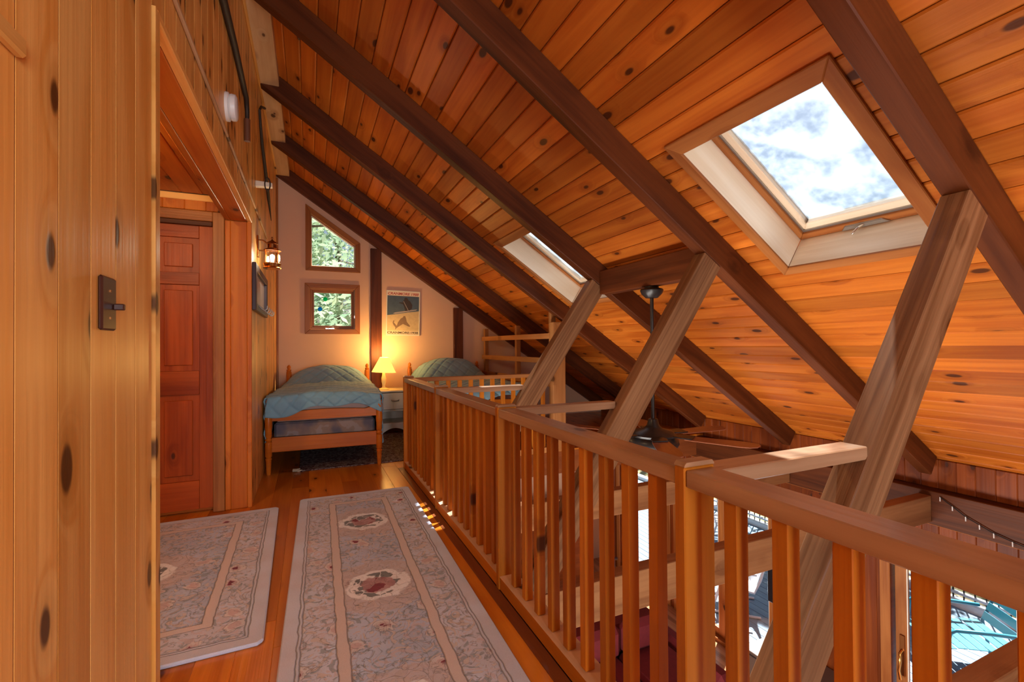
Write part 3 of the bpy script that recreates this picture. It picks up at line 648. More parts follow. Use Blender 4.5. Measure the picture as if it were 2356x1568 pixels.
for y, lb in ((.895, 'horizontal tie beam at the foot of the brace by the large skylight'), (2.125, 'horizontal tie beam below the brace beside the ceiling fan'), (3.345, 'horizontal tie beam at the foot of the brace by the small skylight')):
    tag(slab('tie_beam', .93, 4.695, y-.045, y+.045, -.285, -.0675, 'tie_wood', None, 'x', .004), lb, 'timber', 'tie beams')
tag(slab('timber_post', 2.512, 2.668, 4.53, 4.62, 0, 1.458, 'guard_wood', None, 'zx', .004), 'upright pine post at the end of the guard railing', 'post')
# guard rails along the far side of the second bed
g = thing('slatted_guard', 'rough pine guard of two slats on uprights beside the second bed', 'guard rail', (2.52, 5.8, 0))
for y in (4.66, 5.62, 6.82): slab('upright', 2.54, 2.60, y-.03, y+.03, 0, 1.66 if y < 5 else 1.46, 'guard_wood', g, 'z', .003)
for z0, z1 in ((1.27, 1.335), (.985, 1.05), (.72, .80)): slab('slat', 2.515, 2.539, 4.63, 6.87, z0, z1, 'guard_wood', g, 'y', .003)

# ---------------------------------------------------------------- ceiling fan
fx, fy = 2.335, 2.70
f = thing('ceiling_fan', 'black ceiling fan with wooden blades hanging on a long rod', 'fan', (fx, fy, .4))
lathe('canopy', [(.0, .085), (.05, .085), (.052, .072), (.078, .066), (.085, .055), (.075, .03), (.045, .0), (0, 0)], 'fan_black', T(fx, fy, 1.544), f)
tube('rod', [(fx, fy, 1.55), (fx, fy, .60)], .0135, 'fan_black', parent=f, seg=14)
lathe('motor_housing', [(0, .20), (.026, .20), (.034, .195), (.045, .15), (.07, .125), (.135, .11), (.165, .085), (.16, .07), (.178, .05), (.185, .02), (.165, -.02), (.13, -.045), (.12, -.055), (.11, -.10), (.085, -.115), (0, -.115)], 'fan_black', T(fx, fy, .45), f, 40)
slab('maker_plate', -.03, .03, -.011, .011, 0, .003, 'white_plastic', f, base=T(fx-.045, fy-.088, .556) @ Matrix.Rotation(-.35, 4, 'Z') @ Matrix.Rotation(.22, 4, 'X'))
for q in range(6):
    a = math.radians(-61 + 60*q); M = T(fx, fy, .530) @ Matrix.Rotation(a, 4, 'Z') @ Matrix.Rotation(math.radians(4), 4, 'X')
    ir = prism('blade_iron', [[(.14, -.03), (.22, -.055), (.29, -.05), (.29, .05), (.22, .055), (.14, .03)]], .008, M @ T(0, 0, .004), 'fan_black', f, .002)
    P = [(.24, -.05), (.30, -.058), (.60, -.070), (.66, -.062), (.70, -.03), (.71, .02), (.69, .055), (.60, .070), (.30, .058), (.24, .05)]
    prism('blade', [P], .007, M @ T(0, 0, -.004), 'blade_wood', f, .002)

# ---------------------------------------------------------------- beds
def turned(name, M, h, parent, r=.026, top=True):
    pr = [(0, 0), (.016, 0), (.02, .02), (.024, .13), (.028, .15), (.020, .16), (.030, .175), (.030, h*.42), (.020, h*.43), (.032, h*.455), (.020, h*.48), (.028, h*.50), (.028, h*.50+.07), (.032, h*.50+.085), (.032, h-.10), (.024, h-.09), (.030, h-.07), (.016, h-.06), (.024, h-.04), (.020, h-.02), (.008, h-.008), (0, h)]
    return lathe(name, pr, 'maple', M, parent, 20)
def bed(rootM, width, length, label, grp, wavy=True, headz=.96):
    b = bpy.data.objects.new('twin_bed', None); place(b, rootM, None); tag(b, label, 'bed', grp)
    wd, hl = width/2, length
    def arch(w, base, rise, n=18): return [(-w + 2*w*i/n, base + rise*(1-((i/n*2-1)**2))**1.5 + (.02 if abs(i/n*2-1) > .85 else 0)) for i in range(n+1)]
    for s in (-1, 1):
        turned('post', rootM @ T(s*wd, 0, 0), .72, b); turned('post', rootM @ T(s*wd, hl, 0), headz, b)
    fb = [(-wd+.026, .50), (wd-.026, .50)] + arch(wd-.026, .575, .02)[::-1]
    prism('footboard', [fb], .024, rootM @ frameM((0, .012, 0), (1, 0, 0), (0, -1, 0)), 'maple', b, .004)
    slab('foot_rail', -wd+.026, wd-.026, -.014, .014, .21, .345, 'maple', b, 'x', .004, base=rootM)
    hb = [(-wd+.026, .42), (wd-.026, .42)] + arch(wd-.026, .72, .14)[::-1]
    prism('headboard', [hb], .024, rootM @ frameM((0, hl+.012, 0), (1, 0, 0), (0, -1, 0)), 'maple', b, .004)
    for s in (-1, 1): bar('side_rail', (s*(wd-.01), .03, .28), (s*(wd-.01), hl-.03, .28), .022, .14, 'maple', b, base=rootM)
    M = rootM @ T(0, hl/2, .40); boxM('box_spring', (length-.10, width-.08, .15), M @ ROT['y'], 'ticking', b, .02)
    M = rootM @ T(0, hl/2, .58); boxM('mattress', (length-.10, width-.07, .20), M @ ROT['y'], 'sheet_pink', b, .035)
    return b
def quilt(rootM, width, length, dl, dr, df, label, mat='quilt_cotton', seed=0, pil=.20, amp=1.):
    rnd = random.Random(seed); hw = width/2 + .015; st = .0115
    ps = [-(hw+dl) + st*i for i in range(int((2*hw+dl+dr)/st)+2)]; qs = [-df + st*i for i in range(int((length-.03+df)/st)+1)]
    ph = [rnd.uniform(0, 6) for _ in range(8)]
    def top(x, y):
        u = max(-1, min(1, x/hw)); z = .715 + .035*(1-u*u)
        t = (y-(length-.62))/.52
        if t > 0: z += pil*math.sin(min(1, t)*math.pi*.62)**1.1*max(0, 1-abs(u)**3.2)
        return z + .006*math.sin(9*y+ph[0]+4*x) + .004*math.sin(17*x+ph[1]+3*y)
    vs, idx, fs = [], {}, []
    for j, q in enumerate(qs):
        hem = df*(.62 + .30*math.sin(5.1*0+ph[2]))
        for i, p in enumerate(ps):
            ex = max(0, abs(p)-hw); ey = max(0, -q)
            x = max(-hw, min(hw, p)); y = max(-.005, q)
            z = top(x, y)
            if ex > 0:
                k = min(1, ex/.05); x += math.copysign(.012*k + .010*math.sin(6*q+ph[3])*min(1, ex/.2), p); z = top(math.copysign(hw, p), y) - max(0, ex-.01)
            if ey > 0:
                fall = ey*(1 + .22*math.sin(6.0*p+ph[4]) + .12*math.sin(13*p+ph[5])); k = min(1, ey/.05)
                y = -.035*k - .03 - .012*math.sin(9*p+ph[6])*min(1, ey/.1) if False else -.030*k - .012*math.sin(9*p+ph[6])*min(1, ey/.1) - .01
                z = top(x, 0) - fall*.95
                x += .02*math.copysign(1, p)*min(1, ey/.1)*(abs(p)/hw)**6
            # quilting seams
            a = ((p+q)/.155) % 1; b = ((p-q)/.155) % 1
            dd = min(abs(a-.5), abs(b-.5))
            seam = -.016*amp*math.exp(-(dd/.075)**2)
            if ex > 0: x += math.copysign(seam, p)
            elif ey > 0: y -= seam
            else: z += seam
            idx[i, j] = len(vs); vs.append((x, y, z))
    for j in range(len(qs)-1):
        for i in range(len(ps)-1):
            if qs[j] < -.001 and (abs(ps[i]) > hw or abs(ps[i+1]) > hw): continue
            fs.append((idx[i, j], idx[i+1, j], idx[i+1, j+1], idx[i, j+1]))
    used = sorted({i for f_ in fs for i in f_}); mp_ = {a: b for b, a in enumerate(used)}
    vs = [vs[i] for i in used]; fs = [tuple(mp_[i] for i in f_) for f_ in fs]
    o = mesh('quilt', vs, fs, mat, rootM, None, True)
    sd = o.modifiers.new('solid', 'SOLIDIFY'); sd.thickness = .008; sd.offset = 1
    return tag(o, label, 'quilt', 'bed quilts')
B1 = T(.150, 4.845, 0) @ Matrix.Rotation(math.radians(-3.0), 4, 'Z')
bed(B1, 1.0, 1.98, 'maple twin bed under a blue diamond quilt by the gable windows', 'twin beds')
quilt(B1, 1.0, 1.98, .44, .50, .155, 'blue green diamond quilt spread over the bed by the gable windows', seed=3)
B2 = T(1.885, 4.80, 0)
bed(B2, 1.05, 2.02, 'maple twin bed behind the railing under the ski poster wall', 'twin beds')
quilt(B2, 1.05, 2.02, .36, .36, .14, 'quilt spread over the bed behind the guard railing', seed=11, pil=.26)

# ---------------------------------------------------------------- nightstand and lamp
ns = thing('nightstand', 'small white nightstand with one drawer between the two beds', 'nightstand', (1.08, 6.66, 0)); nx0, nx1, ny0, ny1 = .865, 1.285, 6.44, 6.89
slab('top', nx0-.015, nx1+.015, ny0-.015, ny1, .565, .59, 'white_paint', ns, 'x', .006)
for x in (nx0, nx1-.02): slab('side_panel', x, x+.02, ny0, ny1, .05, .565, 'white_paint', ns, 'z', .002)
slab('back_panel', nx0+.021, nx1-.021, ny1-.015, ny1, .10, .565, 'white_paint', ns, 'z')
slab('bottom_shelf', nx0+.021, nx1-.021, ny0, ny1-.016, .12, .145, 'white_paint', ns, 'x', .002)
n_ = 16; ar = [(nx0, .0), (nx0+.04, .0)] + [(nx0+.04 + (nx1-nx0-.08)*i/n_, .075*math.sin(math.pi*i/n_)**.8) for i in range(n_+1)] + [(nx1-.04, .0), (nx1, .0), (nx1, .12), (nx0, .12)]
prism('apron', [ar], .02, frameM((0, ny0+.012, 0), (1, 0, 0), (0, -1, 0)), 'white_paint', ns)
dw = slab('drawer', nx0+.025, nx1-.025, ny0-.012, ny0+.01, .33, .555, 'white_paint', ns, 'x', .006)
slab('divider', nx0+.021, nx1-.021, ny0+.001, ny1-.016, .305, .325, 'white_paint', ns, 'x', .002)
tube('drawer_pull', [(1.03, ny0-.012, .46), (1.035, ny0-.035, .452), (1.08, ny0-.042, .448), (1.125, ny0-.035, .452), (1.13, ny0-.012, .46)], .007, 'grey_metal', parent=dw)
lx, ly = .955, 6.60
lp = thing('table_lamp', 'lit table lamp with a yellow cone shade on the nightstand', 'lamp', (lx, ly, .59))
lathe('base', [(0, 0), (.072, 0), (.072, .012), (.055, .022), (.03, .03), (0, .03)], 'lamp_base_paint', T(lx, ly, .5905), lp)
lathe('stem', [(0, 0), (.022, 0), (.018, .03), (.030, .08), (.033, .13), (.020, .19), (.016, .25), (0, .25)], 'lamp_base_paint', T(lx, ly, .6205), lp)
sh = lathe('shade', [(.158, 0), (.155, .004), (.058, .205), (.061, .207), (.064, .205), (.163, 0)], 'lamp_shade', T(lx, ly, .835) @ Matrix.Rotation(math.radians(3), 4, 'Y'), lp, 40)
lathe('bulb', [(0, -.03), (.012, -.03), (.014, 0), (.03, .04), (.03, .06), (.018, .08), (0, .085)], 'bulb_glow', T(lx, ly, .90), lp, 16)
pl = bpy.data.lights.new('table_lamp_light', 'POINT'); pl.energy = 22; pl.color = (1, .58, .16); pl.shadow_soft_size = .05
po = bpy.data.objects.new('table_lamp_light', pl); po.location = (lx, ly, 1.06); col.objects.link(po)

# ---------------------------------------------------------------- ski poster
ps_ = thing('ski_poster', 'framed ski poster with a crouching skier on the gable wall', 'poster', (1.29, 6.94, 1.69))
PM = MXZ @ T(1.043, 1.368, .001) @ Matrix.Rotation(math.radians(-1.2), 4, 'Z'); pw_, ph_ = .485, .655
slab('backing', 0, pw_, 0, ph_, 0, .014, 'print_cream', ps_, base=PM)
ring('frame', [(-.006, -.006), (pw_+.006, -.006), (pw_+.006, ph_+.006), (-.006, ph_+.006)], [(.006, .006), (pw_-.006, .006), (pw_-.006, ph_-.006), (.006, ph_-.006)], .02, PM, 'plastic_film', ps_, .002)
def flat(name, P, k, mat): return prism(name, [P], .0006, PM @ T(0, 0, .0142 + .0006*k), mat, ps_)
flat('print_title_band', [(.008, ph_-.07), (pw_-.008, ph_-.07), (pw_-.008, ph_-.008), (.008, ph_-.008)], 0, 'print_white')
flat('print_sky', [(.008, .29), (.15, .31), (.30, .34), (pw_-.008, .365), (pw_-.008, ph_-.072), (.008, ph_-.072)], 0, 'print_blue')
flat('print_snow', [(.008, .065), (pw_-.008, .065), (pw_-.008, .364), (.30, .339), (.15, .309), (.008, .289)], 0, 'print_tan')
flat('print_ski', [(.09, .315), (.13, .312), (.43, .375), (.45, .392), (.43, .390), (.12, .335)], 1, 'print_grey')
flat('print_skier', [(.18, .475), (.235, .462), (.25, .43), (.27, .36), (.33, .37), (.37, .40), (.375, .455), (.345, .505), (.315, .525), (.30, .555), (.275, .565), (.255, .55), (.255, .53), (.235, .51), (.235, .488), (.18, .487)], 2, 'print_dark')
flat('print_ski_pole', [(.24, .505), (.246, .508), (.325, .36), (.318, .358)], 3, 'print_grey')
flat('print_shadow_figure', [(.125, .075), (.15, .105), (.185, .13), (.24, .165), (.335, .125), (.35, .135), (.295, .20), (.285, .25), (.27, .285), (.25, .285), (.235, .262), (.205, .245), (.165, .185), (.15, .135), (.105, .185), (.115, .21), (.10, .215), (.088, .185), (.10, .15), (.13, .11)], 1, 'print_brown')
flat('print_caption_band', [(.008, .008), (pw_-.008, .008), (pw_-.008, .063), (.008, .063)], 0, 'print_cream')
def text(name, s, size, x, y, wd, mat, parent, M, bold=.006, shear=0):
    cu = bpy.data.curves.new(name, 'FONT'); cu.body = s; cu.size = size; cu.offset = bold; cu.extrude = .0004; cu.shear = shear; cu.resolution_u = 3
    tmp = bpy.data.objects.new(name, cu); col.objects.link(tmp); dg = bpy.context.evaluated_depsgraph_get()
    me = bpy.data.meshes.new_from_object(tmp.evaluated_get(dg)); bpy.data.objects.remove(tmp)
    xs = [v.co.x for v in me.vertices]; k = wd/(max(xs)-min(xs)); x0 = min(xs)
    for v in me.vertices: v.co.x = (v.co.x-x0)*k
    me.materials.clear(); me.materials.append(MATS[mat])
    return place(bpy.data.objects.new(name, me), M @ T(x, y, .0156), parent)
text('print_title', 'CRANMORE 1988', .052, .014, ph_-.058, pw_-.03, 'print_red', ps_, PM, .0012, .2)
text('print_caption', 'CRANMORE:1938', .046, .012, .020, pw_-.03, 'print_black', ps_, PM, .0012)

# ---------------------------------------------------------------- rugs
def rug(name, P, wd, ln, M, mat, label, th=.016):
    bm = bmesh.new(); n1, n2 = 14, 44
    o = prism(name, [[(-wd/2+.02, -ln/2), (wd/2-.02, -ln/2), (wd/2, -ln/2+.02), (wd/2, ln/2-.02), (wd/2-.02, ln/2), (-wd/2+.02, ln/2), (-wd/2, ln/2-.02), (-wd/2, -ln/2+.02)]], th, M, mat, None, .005)
    bm.free(); return tag(o, label, 'rug')
rug('runner_rug', None, .83, 2.90, T(.318, 2.475, .001) @ Matrix.Rotation(math.radians(-1.2), 4, 'Z'), 'rug_runner', 'long grey floral runner rug with rose medallions along the railing')
rug('hall_rug', None, 1.24, 1.72, T(-.81, 2.955, .001) @ Matrix.Rotation(math.radians(1.2), 4, 'Z'), 'rug_hall', 'grey floral rug lying through the hall opening by the door')
r3 = rug('bedroom_rug', None, 2.3, 1.56, T(1.06, 5.64, .001), 'rug_dark', 'dark red patterned rug under the bed and nightstand', .01)
fr_ = []
for q in range(40):
    y = 4.865 + random.uniform(0, .07); x = -.10 - random.uniform(0, .05); fr_.append((x, x+random.uniform(.01, .05), y, y+.005, .001+.0005*q, .004+.0006*q))
boxes('fringe', fr_, 'wool_fringe', r3)['kind'] = 'stuff'

# ---------------------------------------------------------------- things on the left wall
sw = thing('light_switch', 'dark brown double switch plate on the pine wall', 'switch', (-.40, 1.25, 1.295))
slab('plate', -.3998, -.391, 1.212, 1.289, 1.238, 1.353, 'switch_brown', sw, 'z', .006)
slab('toggle', -.391, -.372, 1.268, 1.279, 1.283, 1.297, 'switch_brown', sw, 'x', .002)
for z in (1.262, 1.275+.045): slab('screw', -.391, -.389, 1.249, 1.255, z, z+.005, 'dark_brass', sw)
ln = thing('wall_lantern', 'brass ship lantern wall light on the pine wall beyond the hall opening', 'lantern', (-.40, 4.45, 2.0)); LX, LY = -.288, 4.45
slab('backplate', -.3998, -.388, 4.41, 4.49, 1.965, 2.15, 'brass', ln, 'z', .006)
tube('arm', [(-.388, LY, 2.115), (-.36, LY, 2.115), (-.32, LY, 2.085), (LX, LY, 2.07)], .006, 'dark_brass', parent=ln)
tube('arm', [(-.388, LY, 2.025), (LX, LY, 2.025)], .006, 'dark_brass', parent=ln)
lathe('cap', [(0, .095), (.006, .092), (.008, .08), (.004, .072), (.012, .062), (.045, .04), (.05, .034), (.036, .03), (.036, -.005), (.066, -.02), (.07, -.028), (0, -.028)], 'dark_brass', T(LX, LY, 2.055), ln)
lathe('glass', [(.060, 0), (.062, .02), (.062, .085), (.060, .105)], 'lantern_glass', T(LX, LY, 1.924), ln)
for q in range(4):
    a = math.pi/4 + q*math.pi/2; tube('guard_rod', [(LX+.067*math.cos(a), LY+.067*math.sin(a), 1.915), (LX+.067*math.cos(a), LY+.067*math.sin(a), 2.03)], .0035, 'brass', parent=ln)
lathe('font', [(0, 0), (.068, 0), (.073, .006), (.06, .018), (.066, .030), (.072, .045), (.06, .05), (0, .05)], 'brass', T(LX, LY, 1.872), ln)
lathe('bulb', [(0, 0), (.01, 0), (.02, .035), (.018, .055), (0, .065)], 'bulb_glow', T(LX, LY, 1.935), ln, 14)
pl = bpy.data.lights.new('wall_lantern_light', 'POINT'); pl.energy = 5; pl.color = (1, .86, .62); pl.shadow_soft_size = .04
po = bpy.data.objects.new('wall_lantern_light', pl); po.location = (LX+.085, LY, 1.97); col.objects.link(po)
hk = thing('mirror_rack', 'dark framed wall mirror with coat hooks below the lantern', 'mirror', (-.39, 4.55, 1.67))
HM = frameM((-.3995, 0, 0), (0, 1, 0), (1, 0, 0))
ring('frame', [(4.02, 1.485), (5.10, 1.485), (5.10, 1.855), (4.02, 1.855)], [(4.10, 1.545), (5.02, 1.545), (5.02, 1.795), (4.10, 1.795)], .03, HM, 'frame_dark', hk, .004)
slab('mirror_glass', -.3985, -.394, 4.09, 5.03, 1.535, 1.805, 'reflection_paint', hk)
for q in range(5):
    y = 4.22 + .19*q; tube('hook', [(-.370, y, 1.535), (-.345, y, 1.505), (-.325, y, 1.495), (-.310, y, 1.51), (-.308, y, 1.535)], .005, 'grey_metal', parent=hk)
sd = thing('smoke_detector', 'round white smoke detector on the pine wall over the opening', 'detector', (-.40, 2.84, 2.48)); SM = frameM((-.3998, 2.84, 2.482), (0, 1, 0), (1, 0, 0))
lathe('base', [(0, 0), (.074, 0), (.074, .014), (.066, .018), (0, .018)], 'white_plastic', SM, sd, 32)
lathe('cover', [(0, .0185), (.062, .0185), (.068, .026), (.066, .046), (.055, .052), (0, .052)], 'white_plastic', SM, sd, 32)
t1 = thing('hay_knife', 'long rusty iron blade tool with a wooden handle on the wall', 'hand tool', (-.385, 3.4, 2.8))
tube('blade', [(-.38, 2.1, 2.86), (-.38, 2.6, 2.905), (-.38, 3.0, 2.905), (-.38, 3.3, 2.885), (-.38, 3.52, 2.87), (-.38, 3.57, 2.80), (-.38, 3.57, 2.745)], .012, 'iron', parent=t1, rs=[.018, .019, .018, .017, .016, .015, .015])
tube('handle', [(-.38, 3.57, 2.75), (-.38, 3.572, 2.60)], .019, 'tool_wood', parent=t1, seg=12)
t2 = thing('scythe', 'dark crooked scythe pole hung up high beyond the lantern', 'hand tool', (-.385, 4.9, 3.0))
tube('pole', [(-.375, 4.88, 3.45), (-.38, 4.60, 3.33), (-.38, 4.43, 3.22), (-.38, 4.52, 3.13), (-.38, 4.68, 3.02), (-.375, 4.95, 2.87)], .012, 'iron', parent=t2, rs=[.012, .011, .010, .012, .014, .016])
tube('point', [(-.375, 4.95, 2.87), (-.375, 5.3, 2.72), (-.375, 5.66, 2.585)], .012, 'iron', parent=t2, rs=[.016, .015, .003])
pg = thing('wall_peg', 'pale wooden wall peg holding the scythe with a cord loop', 'peg', (-.40, 4.30, 2.55))
prism('peg', [[(0, -.025), (.125, -.018), (.125, .018), (0, .025)]], .05, frameM((-.3995, 4.33, 2.545), (1, 0, 0), (0, -1, 0)), 'liner_wood', pg, .004)
tube('cord_loop', [(-.31 + .02*math.cos(a*.5), 4.277, 2.545 + .055*math.sin(a*.5)) for a in range(14)], .005, 'iron', parent=pg)
slab('moulding', -.3995, -.386, 1.0, 5.35, 2.312, 2.330, 'beam_ridge', wall_left, 'y', .004)

# ---------------------------------------------------------------- lower room
tv = thing('television', 'black flat television on the lower wall between the glass doors', 'television', (4.72, 3.15, -1.4))
slab('cabinet', 4.72, 4.80, 2.69, 3.60, -1.70, -1.12, 'screen_black', tv, 'y', .006); slab('screen', 4.715, 4.719, 2.71, 3.58, -1.67, -1.14, 'screen_black', tv, 'y')
tag(tube('television_cable', [(4.79, 2.86, -1.70), (4.80, 2.85, -1.85), (4.80, 2.80, -2.0), (4.78, 2.78, -2.10)], .006, 'cord_pale', seg=6), 'thin white cable hanging below the television', 'cable')
cs = thing('media_console', 'low grey console standing under the television', 'cabinet', (4.55, 3.1, LZ))
slab('body', 4.33, 4.80, 2.62, 3.58, LZ+.06, -2.12, 'console_grey', cs, 'y', .004); slab('top', 4.31, 4.81, 2.60, 3.60, -2.119, -2.09, 'console_grey', cs, 'y', .004); slab('plinth', 4.36, 4.78, 2.65, 3.55, LZ, LZ+.059, 'console_grey', cs, 'y')
for q in range(2): slab('cabinet_door', 4.315, 4.329, 2.64+.47*q, 3.09+.47*q, LZ+.08, -2.14, 'console_grey', cs, 'y', .003)
s = thing('sofa', 'dark red sofa standing in the room below the loft', 'sofa', (2.9, 3.75, LZ))
slab('seat_base', 2.30, 3.60, 3.25, 4.10, LZ+.10, LZ+.42, 'sofa_red', s, 'x', .03); slab('backrest', 2.30, 3.60, 4.05, 4.32, LZ+.12, LZ+.80, 'sofa_red', s, 'x', .06)
for x in (2.12, 3.58): slab('arm', x, x+.19, 3.22, 4.30, LZ+.08, LZ+.62, 'sofa_red', s, 'y', .05)
for x in (2.34, 2.96): slab('seat_cushion', x, x+.60, 3.25, 4.02, LZ+.43, LZ+.58, 'sofa_red', s, 'x', .04); slab('back_cushion', x, x+.60, 3.88, 4.04, LZ+.59, LZ+.92, 'sofa_red', s, 'x', .06)
for x in (2.2, 3.68):
    for y in (3.3, 4.22): slab('foot', x-.03, x+.03, y-.03, y+.03, LZ, LZ+.079, 'frame_dark', s, 'z')
def spindle_chair(x, y, rz, label):
    M = T(x, y, LZ) @ Matrix.Rotation(rz, 4, 'Z'); c = bpy.data.objects.new('spindle_chair', None); place(c, M, None); tag(c, label, 'chair')
    lathe('seat', [(0, 0), (.20, 0), (.215, .012), (.21, .03), (0, .024)], 'frame_dark', M @ T(0, 0, .43), c)
    for sx in (-1, 1):
        for sy in (-1, 1): tube('leg', [(sx*.13, sy*.13, .43), (sx*.155, sy*.155, .25), (sx*.19, sy*.19, 0)], .016, 'frame_dark', M, c, rs=[.014, .02, .011])
    for q in range(6):
        a = math.radians(40 + 20*q); tube('spindle', [(.17*math.cos(a), .17*math.sin(a), .45), (.20*math.cos(a), .24*math.sin(a), .88)], .007, 'frame_dark', M, c, seg=6)
    tube('crest', [(.22*math.cos(math.radians(30+12*q)), .25*math.sin(math.radians(30+12*q)), .89) for q in range(11)], .02, 'frame_dark', M, c)
spindle_chair(3.75, 5.0, .5, 'dark wooden spindle chair near the sofa in the room below')
ct = thing('bar_counter', 'white topped bar counter by the far wall of the room below', 'counter', (3.3, 6.5, LZ))
slab('top', 2.5, 4.1, 6.2, 6.7, -1.46, -1.42, 'counter_white', ct, 'x', .006); slab('body', 2.55, 4.05, 6.27, 6.65, LZ, -1.461, 'pine_eave', ct, 'x', .003)
# string lights along the eave plate
st = thing('string_lights', 'dark wire of tiny string lights sagging along the eave beam', 'string lights', (4.69, 1.6, -.15))
wp = [(4.69, 2.02, -.06), (4.685, 1.94, -.11), (4.685, 1.86, -.165), (4.685, 1.78, -.20), (4.685, 1.70, -.235), (4.685, 1.6, -.26), (4.685, 1.45, -.285), (4.685, 1.2, -.30), (4.685, .9, -.29)]
tube('wire', wp, .004, 'black_metal', parent=st, seg=5)
for q, p in enumerate(wp): tube('bulb', [p, (p[0]-.012, p[1]-.005, p[2]-.032)], .004, 'white_plastic', parent=st, seg=5)

# ---------------------------------------------------------------- outdoors: deck, furniture, lawn, trees
DZ = -2.74
dk = boxes('deck', [(5.02, 8.80, -1.5, 11, DZ-.2, DZ-.03)], 'concrete'); tag(dk, kind='structure')
for k in range(27):
    x0 = 5.02 + .14*k; slab('deck_board', x0, x0+.134, -1.4, 10.9, DZ-.03, DZ, 'deck_wood', dk, 'y', .003)
slab('curb', 8.80, 8.96, -1.5, 11, DZ-.25, DZ+.10, 'patio_white', dk, 'y', .005)
dr = thing('deck_railing', 'deck railing with white posts and thin black balusters', 'railing', (8.88, 4.5, DZ))
for y in (-1.2, .8, 2.8-.9, 5.6, 7.6, 9.6):
    p = slab('post', 8.82, 8.94, y-.06, y+.06, DZ+.1, DZ+1.1, 'patio_white', dr, 'z', .004); slab('post_base', 8.80, 8.96, y-.08, y+.08, DZ+.1005, DZ+.14, 'patio_white', p, 'z', .004)
slab('top_rail', 8.83, 8.93, -1.3, 10, DZ+1.01, DZ+1.06, 'patio_white', dr, 'y', .004); slab('bottom_rail', 8.85, 8.91, -1.3, 10, DZ+.17, DZ+.21, 'patio_white', dr, 'y', .004)
for k in range(85): slab('baluster', 8.872, 8.888, -1.2+.125*k, -1.184+.125*k, DZ+.105, DZ+1.01, 'black_metal', dr, 'z')
ch_ = bpy.data.objects.new('patio_chair', None); CM = T(7.25, 2.92, DZ) @ Matrix.Rotation(math.atan2(.58, -.81), 4, 'Z'); place(ch_, CM, None); tag(ch_, 'teal slatted metal patio chair on the deck', 'chair')
for q in range(8):        # seat slats across, front edge rolls down; local +x is forward
    x = .42 - .105*q; dz = -.05*max(0, (x-.22)/.2)**2
    slab('seat_slat', x-.048, x+.048, -.33, .33, .40+dz+.02*(q > 5), .408+dz+.02*(q > 5), 'teal_paint', ch_, 'y', .003, base=CM)
for q in range(5):
    z = .50 + .115*q; x = -.42 - .05*q; bar('back_slat', (x, -.32, z), (x, .32, z), .008, .10, 'teal_paint', ch_, up=(-.4, 0, 1), base=CM, bev=.003)
for sy in (-1, 1):
    tube('arm_leg', [(.44, sy*.35, 0), (.40, sy*.36, .30), (.36, sy*.36, .58), (.30, sy*.36, .62), (-.05, sy*.36, .62), (-.40, sy*.35, .60)], .022, 'teal_paint', CM, ch_)
    tube('rear_leg', [(-.50, sy*.33, 0), (-.42, sy*.33, .42), (-.66, sy*.32, 1.0)], .018, 'teal_paint', CM, ch_)
def white_chair(x, y, rz, label):
    M = T(x, y, DZ) @ Matrix.Rotation(rz, 4, 'Z'); c = bpy.data.objects.new('sling_chair', None); place(c, M, None); tag(c, label, 'chair', 'white sling chairs on the deck')
    for sy in (-.27, .27):
        tube('side_frame', [(-.30, sy, .02), (.30, sy, .02), (.34, sy, .06), (.22, sy, .42), (.26, sy, .62), (-.25, sy, .62)], .018, 'patio_white', M, c)
        tube('back_frame', [(.22, sy, .42), (-.22, sy, .36), (-.30, sy, .55), (-.42, sy, 1.0)], .018, 'patio_white', M, c)
    mesh('sling', [(.22, -.26, .42), (.22, .26, .42), (-.22, .26, .37), (-.22, -.26, .37), (-.42, .26, 1.0), (-.42, -.26, 1.0)], [(0, 1, 2, 3), (3, 2, 4, 5)], 'patio_white', M, c)
white_chair(5.85, 5.0, 2.4, 'white sling chair on the deck close to the middle glass door')
white_chair(7.55, 6.7, 2.6, 'white sling chair on the deck beside the railing post')
gv = [(x, y, -3.3 + .06*max(0, x-9) + .25*math.sin(.5*x)*math.cos(.4*y)) for y in [-30+4*i for i in range(20)] for x in [-30+4*i for i in range(20)]]
gf = [(j*20+i, j*20+i+1, j*20+i+21, j*20+i+20) for j in range(19) for i in range(19)]
tag(mesh('ground', gv, gf, 'lawn', sm=True), kind='structure')
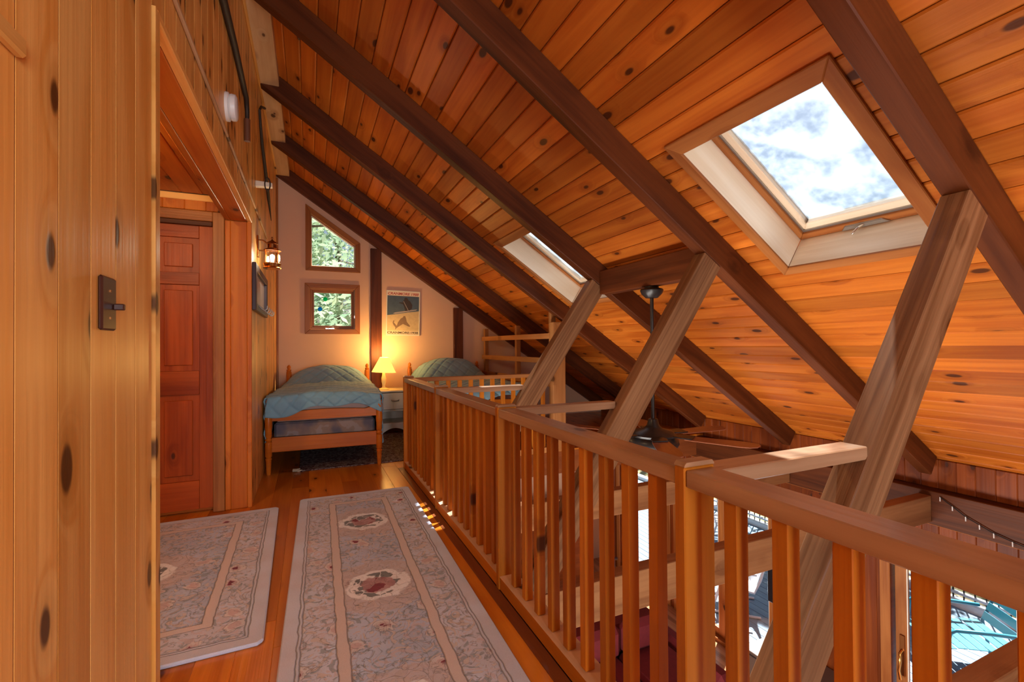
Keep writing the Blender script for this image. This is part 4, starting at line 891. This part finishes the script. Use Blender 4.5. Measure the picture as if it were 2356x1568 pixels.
def tree(x, y, h, rad, label, mat, seed, nl=5200, low=.25):
    rnd = random.Random(seed); t = thing('tree', label, 'tree', (x, y, -3.3), group='trees outside')
    tube('trunk', [(x, y, -3.4), (x+.1, y, -3.4+h*.5), (x, y+.1, -3.4+h)], .2, 'trunk', parent=t, rs=[.22, .15, .03])
    vs, fs = [], []
    for q in range(nl):
        k = low + (1-low)*rnd.random(); a = rnd.uniform(0, 6.283); rr = rad*(1.12-k)**.7*math.sqrt(rnd.random())
        p = Vector((rr*math.cos(a), rr*math.sin(a), h*k - rr*.15 - .1)); e1 = Vector((rnd.gauss(0, 1), rnd.gauss(0, 1), rnd.gauss(0, .6))).normalized(); e2 = e1.orthogonal().normalized()
        s_ = rnd.uniform(.05, .13); i = len(vs); vs += [p-e1*s_, p+e2*s_*.5, p+e1*s_, p-e2*s_*.5]; fs.append((i, i+1, i+2, i+3))
    o = mesh('foliage', vs, fs, mat, T(x, y, -3.3), t); o['kind'] = 'stuff'
    for q in range(7):
        a = rnd.uniform(0, 6.28); z = -3.3 + h*(.25+.09*q); L_ = rad*.7
        tube('branch', [(x, y, z), (x+L_*.6*math.cos(a), y+L_*.6*math.sin(a), z+.15), (x+L_*math.cos(a), y+L_*math.sin(a), z+.1)], .03, 'trunk', parent=t, rs=[.05, .03, .01], seg=5)
tree(-.8, 10.6, 11, 2.5, 'light green tree outside the gable windows', 'leaf_light', 1, 15000)
tree(3.2, 13.2, 12, 2.8, 'tall green tree behind the gable end', 'leaf_dark', 2, 15000)
tree(-5.6, 14.5, 12, 2.6, 'dark green tree further behind the gable end', 'leaf_dark', 3, 7000)
tree(13.5, 14.5, 9, 3.0, 'green tree beyond the deck railing', 'leaf_dark', 4, 5000)
tree(15.5, 6.0, 10, 3.0, 'pale green tree on the lawn beyond the deck', 'leaf_light', 5, 5000, .45)
tree(9.9, 6.2, 7.0, 3.0, 'leafy shade tree standing right behind the deck railing', 'leaf_dark', 8, 11000, .54)
tree(9.9, 1.4, 6.8, 2.9, 'smaller shade tree on the lawn beside the deck', 'leaf_dark', 9, 10000, .54)
tree(1.0, 19.5, 13, 4.0, 'tall pale tree far behind the gable end', 'leaf_light', 31, 12000, .12)
# hall fill lamp, added for its light, out of view behind the header
hl_ = thing('hall_fill_lamp', 'small round fill lamp added in the hall', 'lamp', (-1.1, 2.2, 2.25))
lathe('base', [(0, 0), (.07, 0), (.07, .015), (0, .015)], 'brass', T(-1.1, 2.2, 2.295), hl_); lathe('globe', [(0, -.09), (.05, -.08), (.08, -.04), (.075, 0), (0, 0)], 'bulb_glow', T(-1.1, 2.2, 2.295), hl_)
pl = bpy.data.lights.new('hall_fill_light', 'POINT'); pl.energy = 26; pl.color = (1, .75, .40); pl.shadow_soft_size = .08
po = bpy.data.objects.new('hall_fill_light', pl); po.location = (-1.1, 2.2, 2.12); col.objects.link(po)
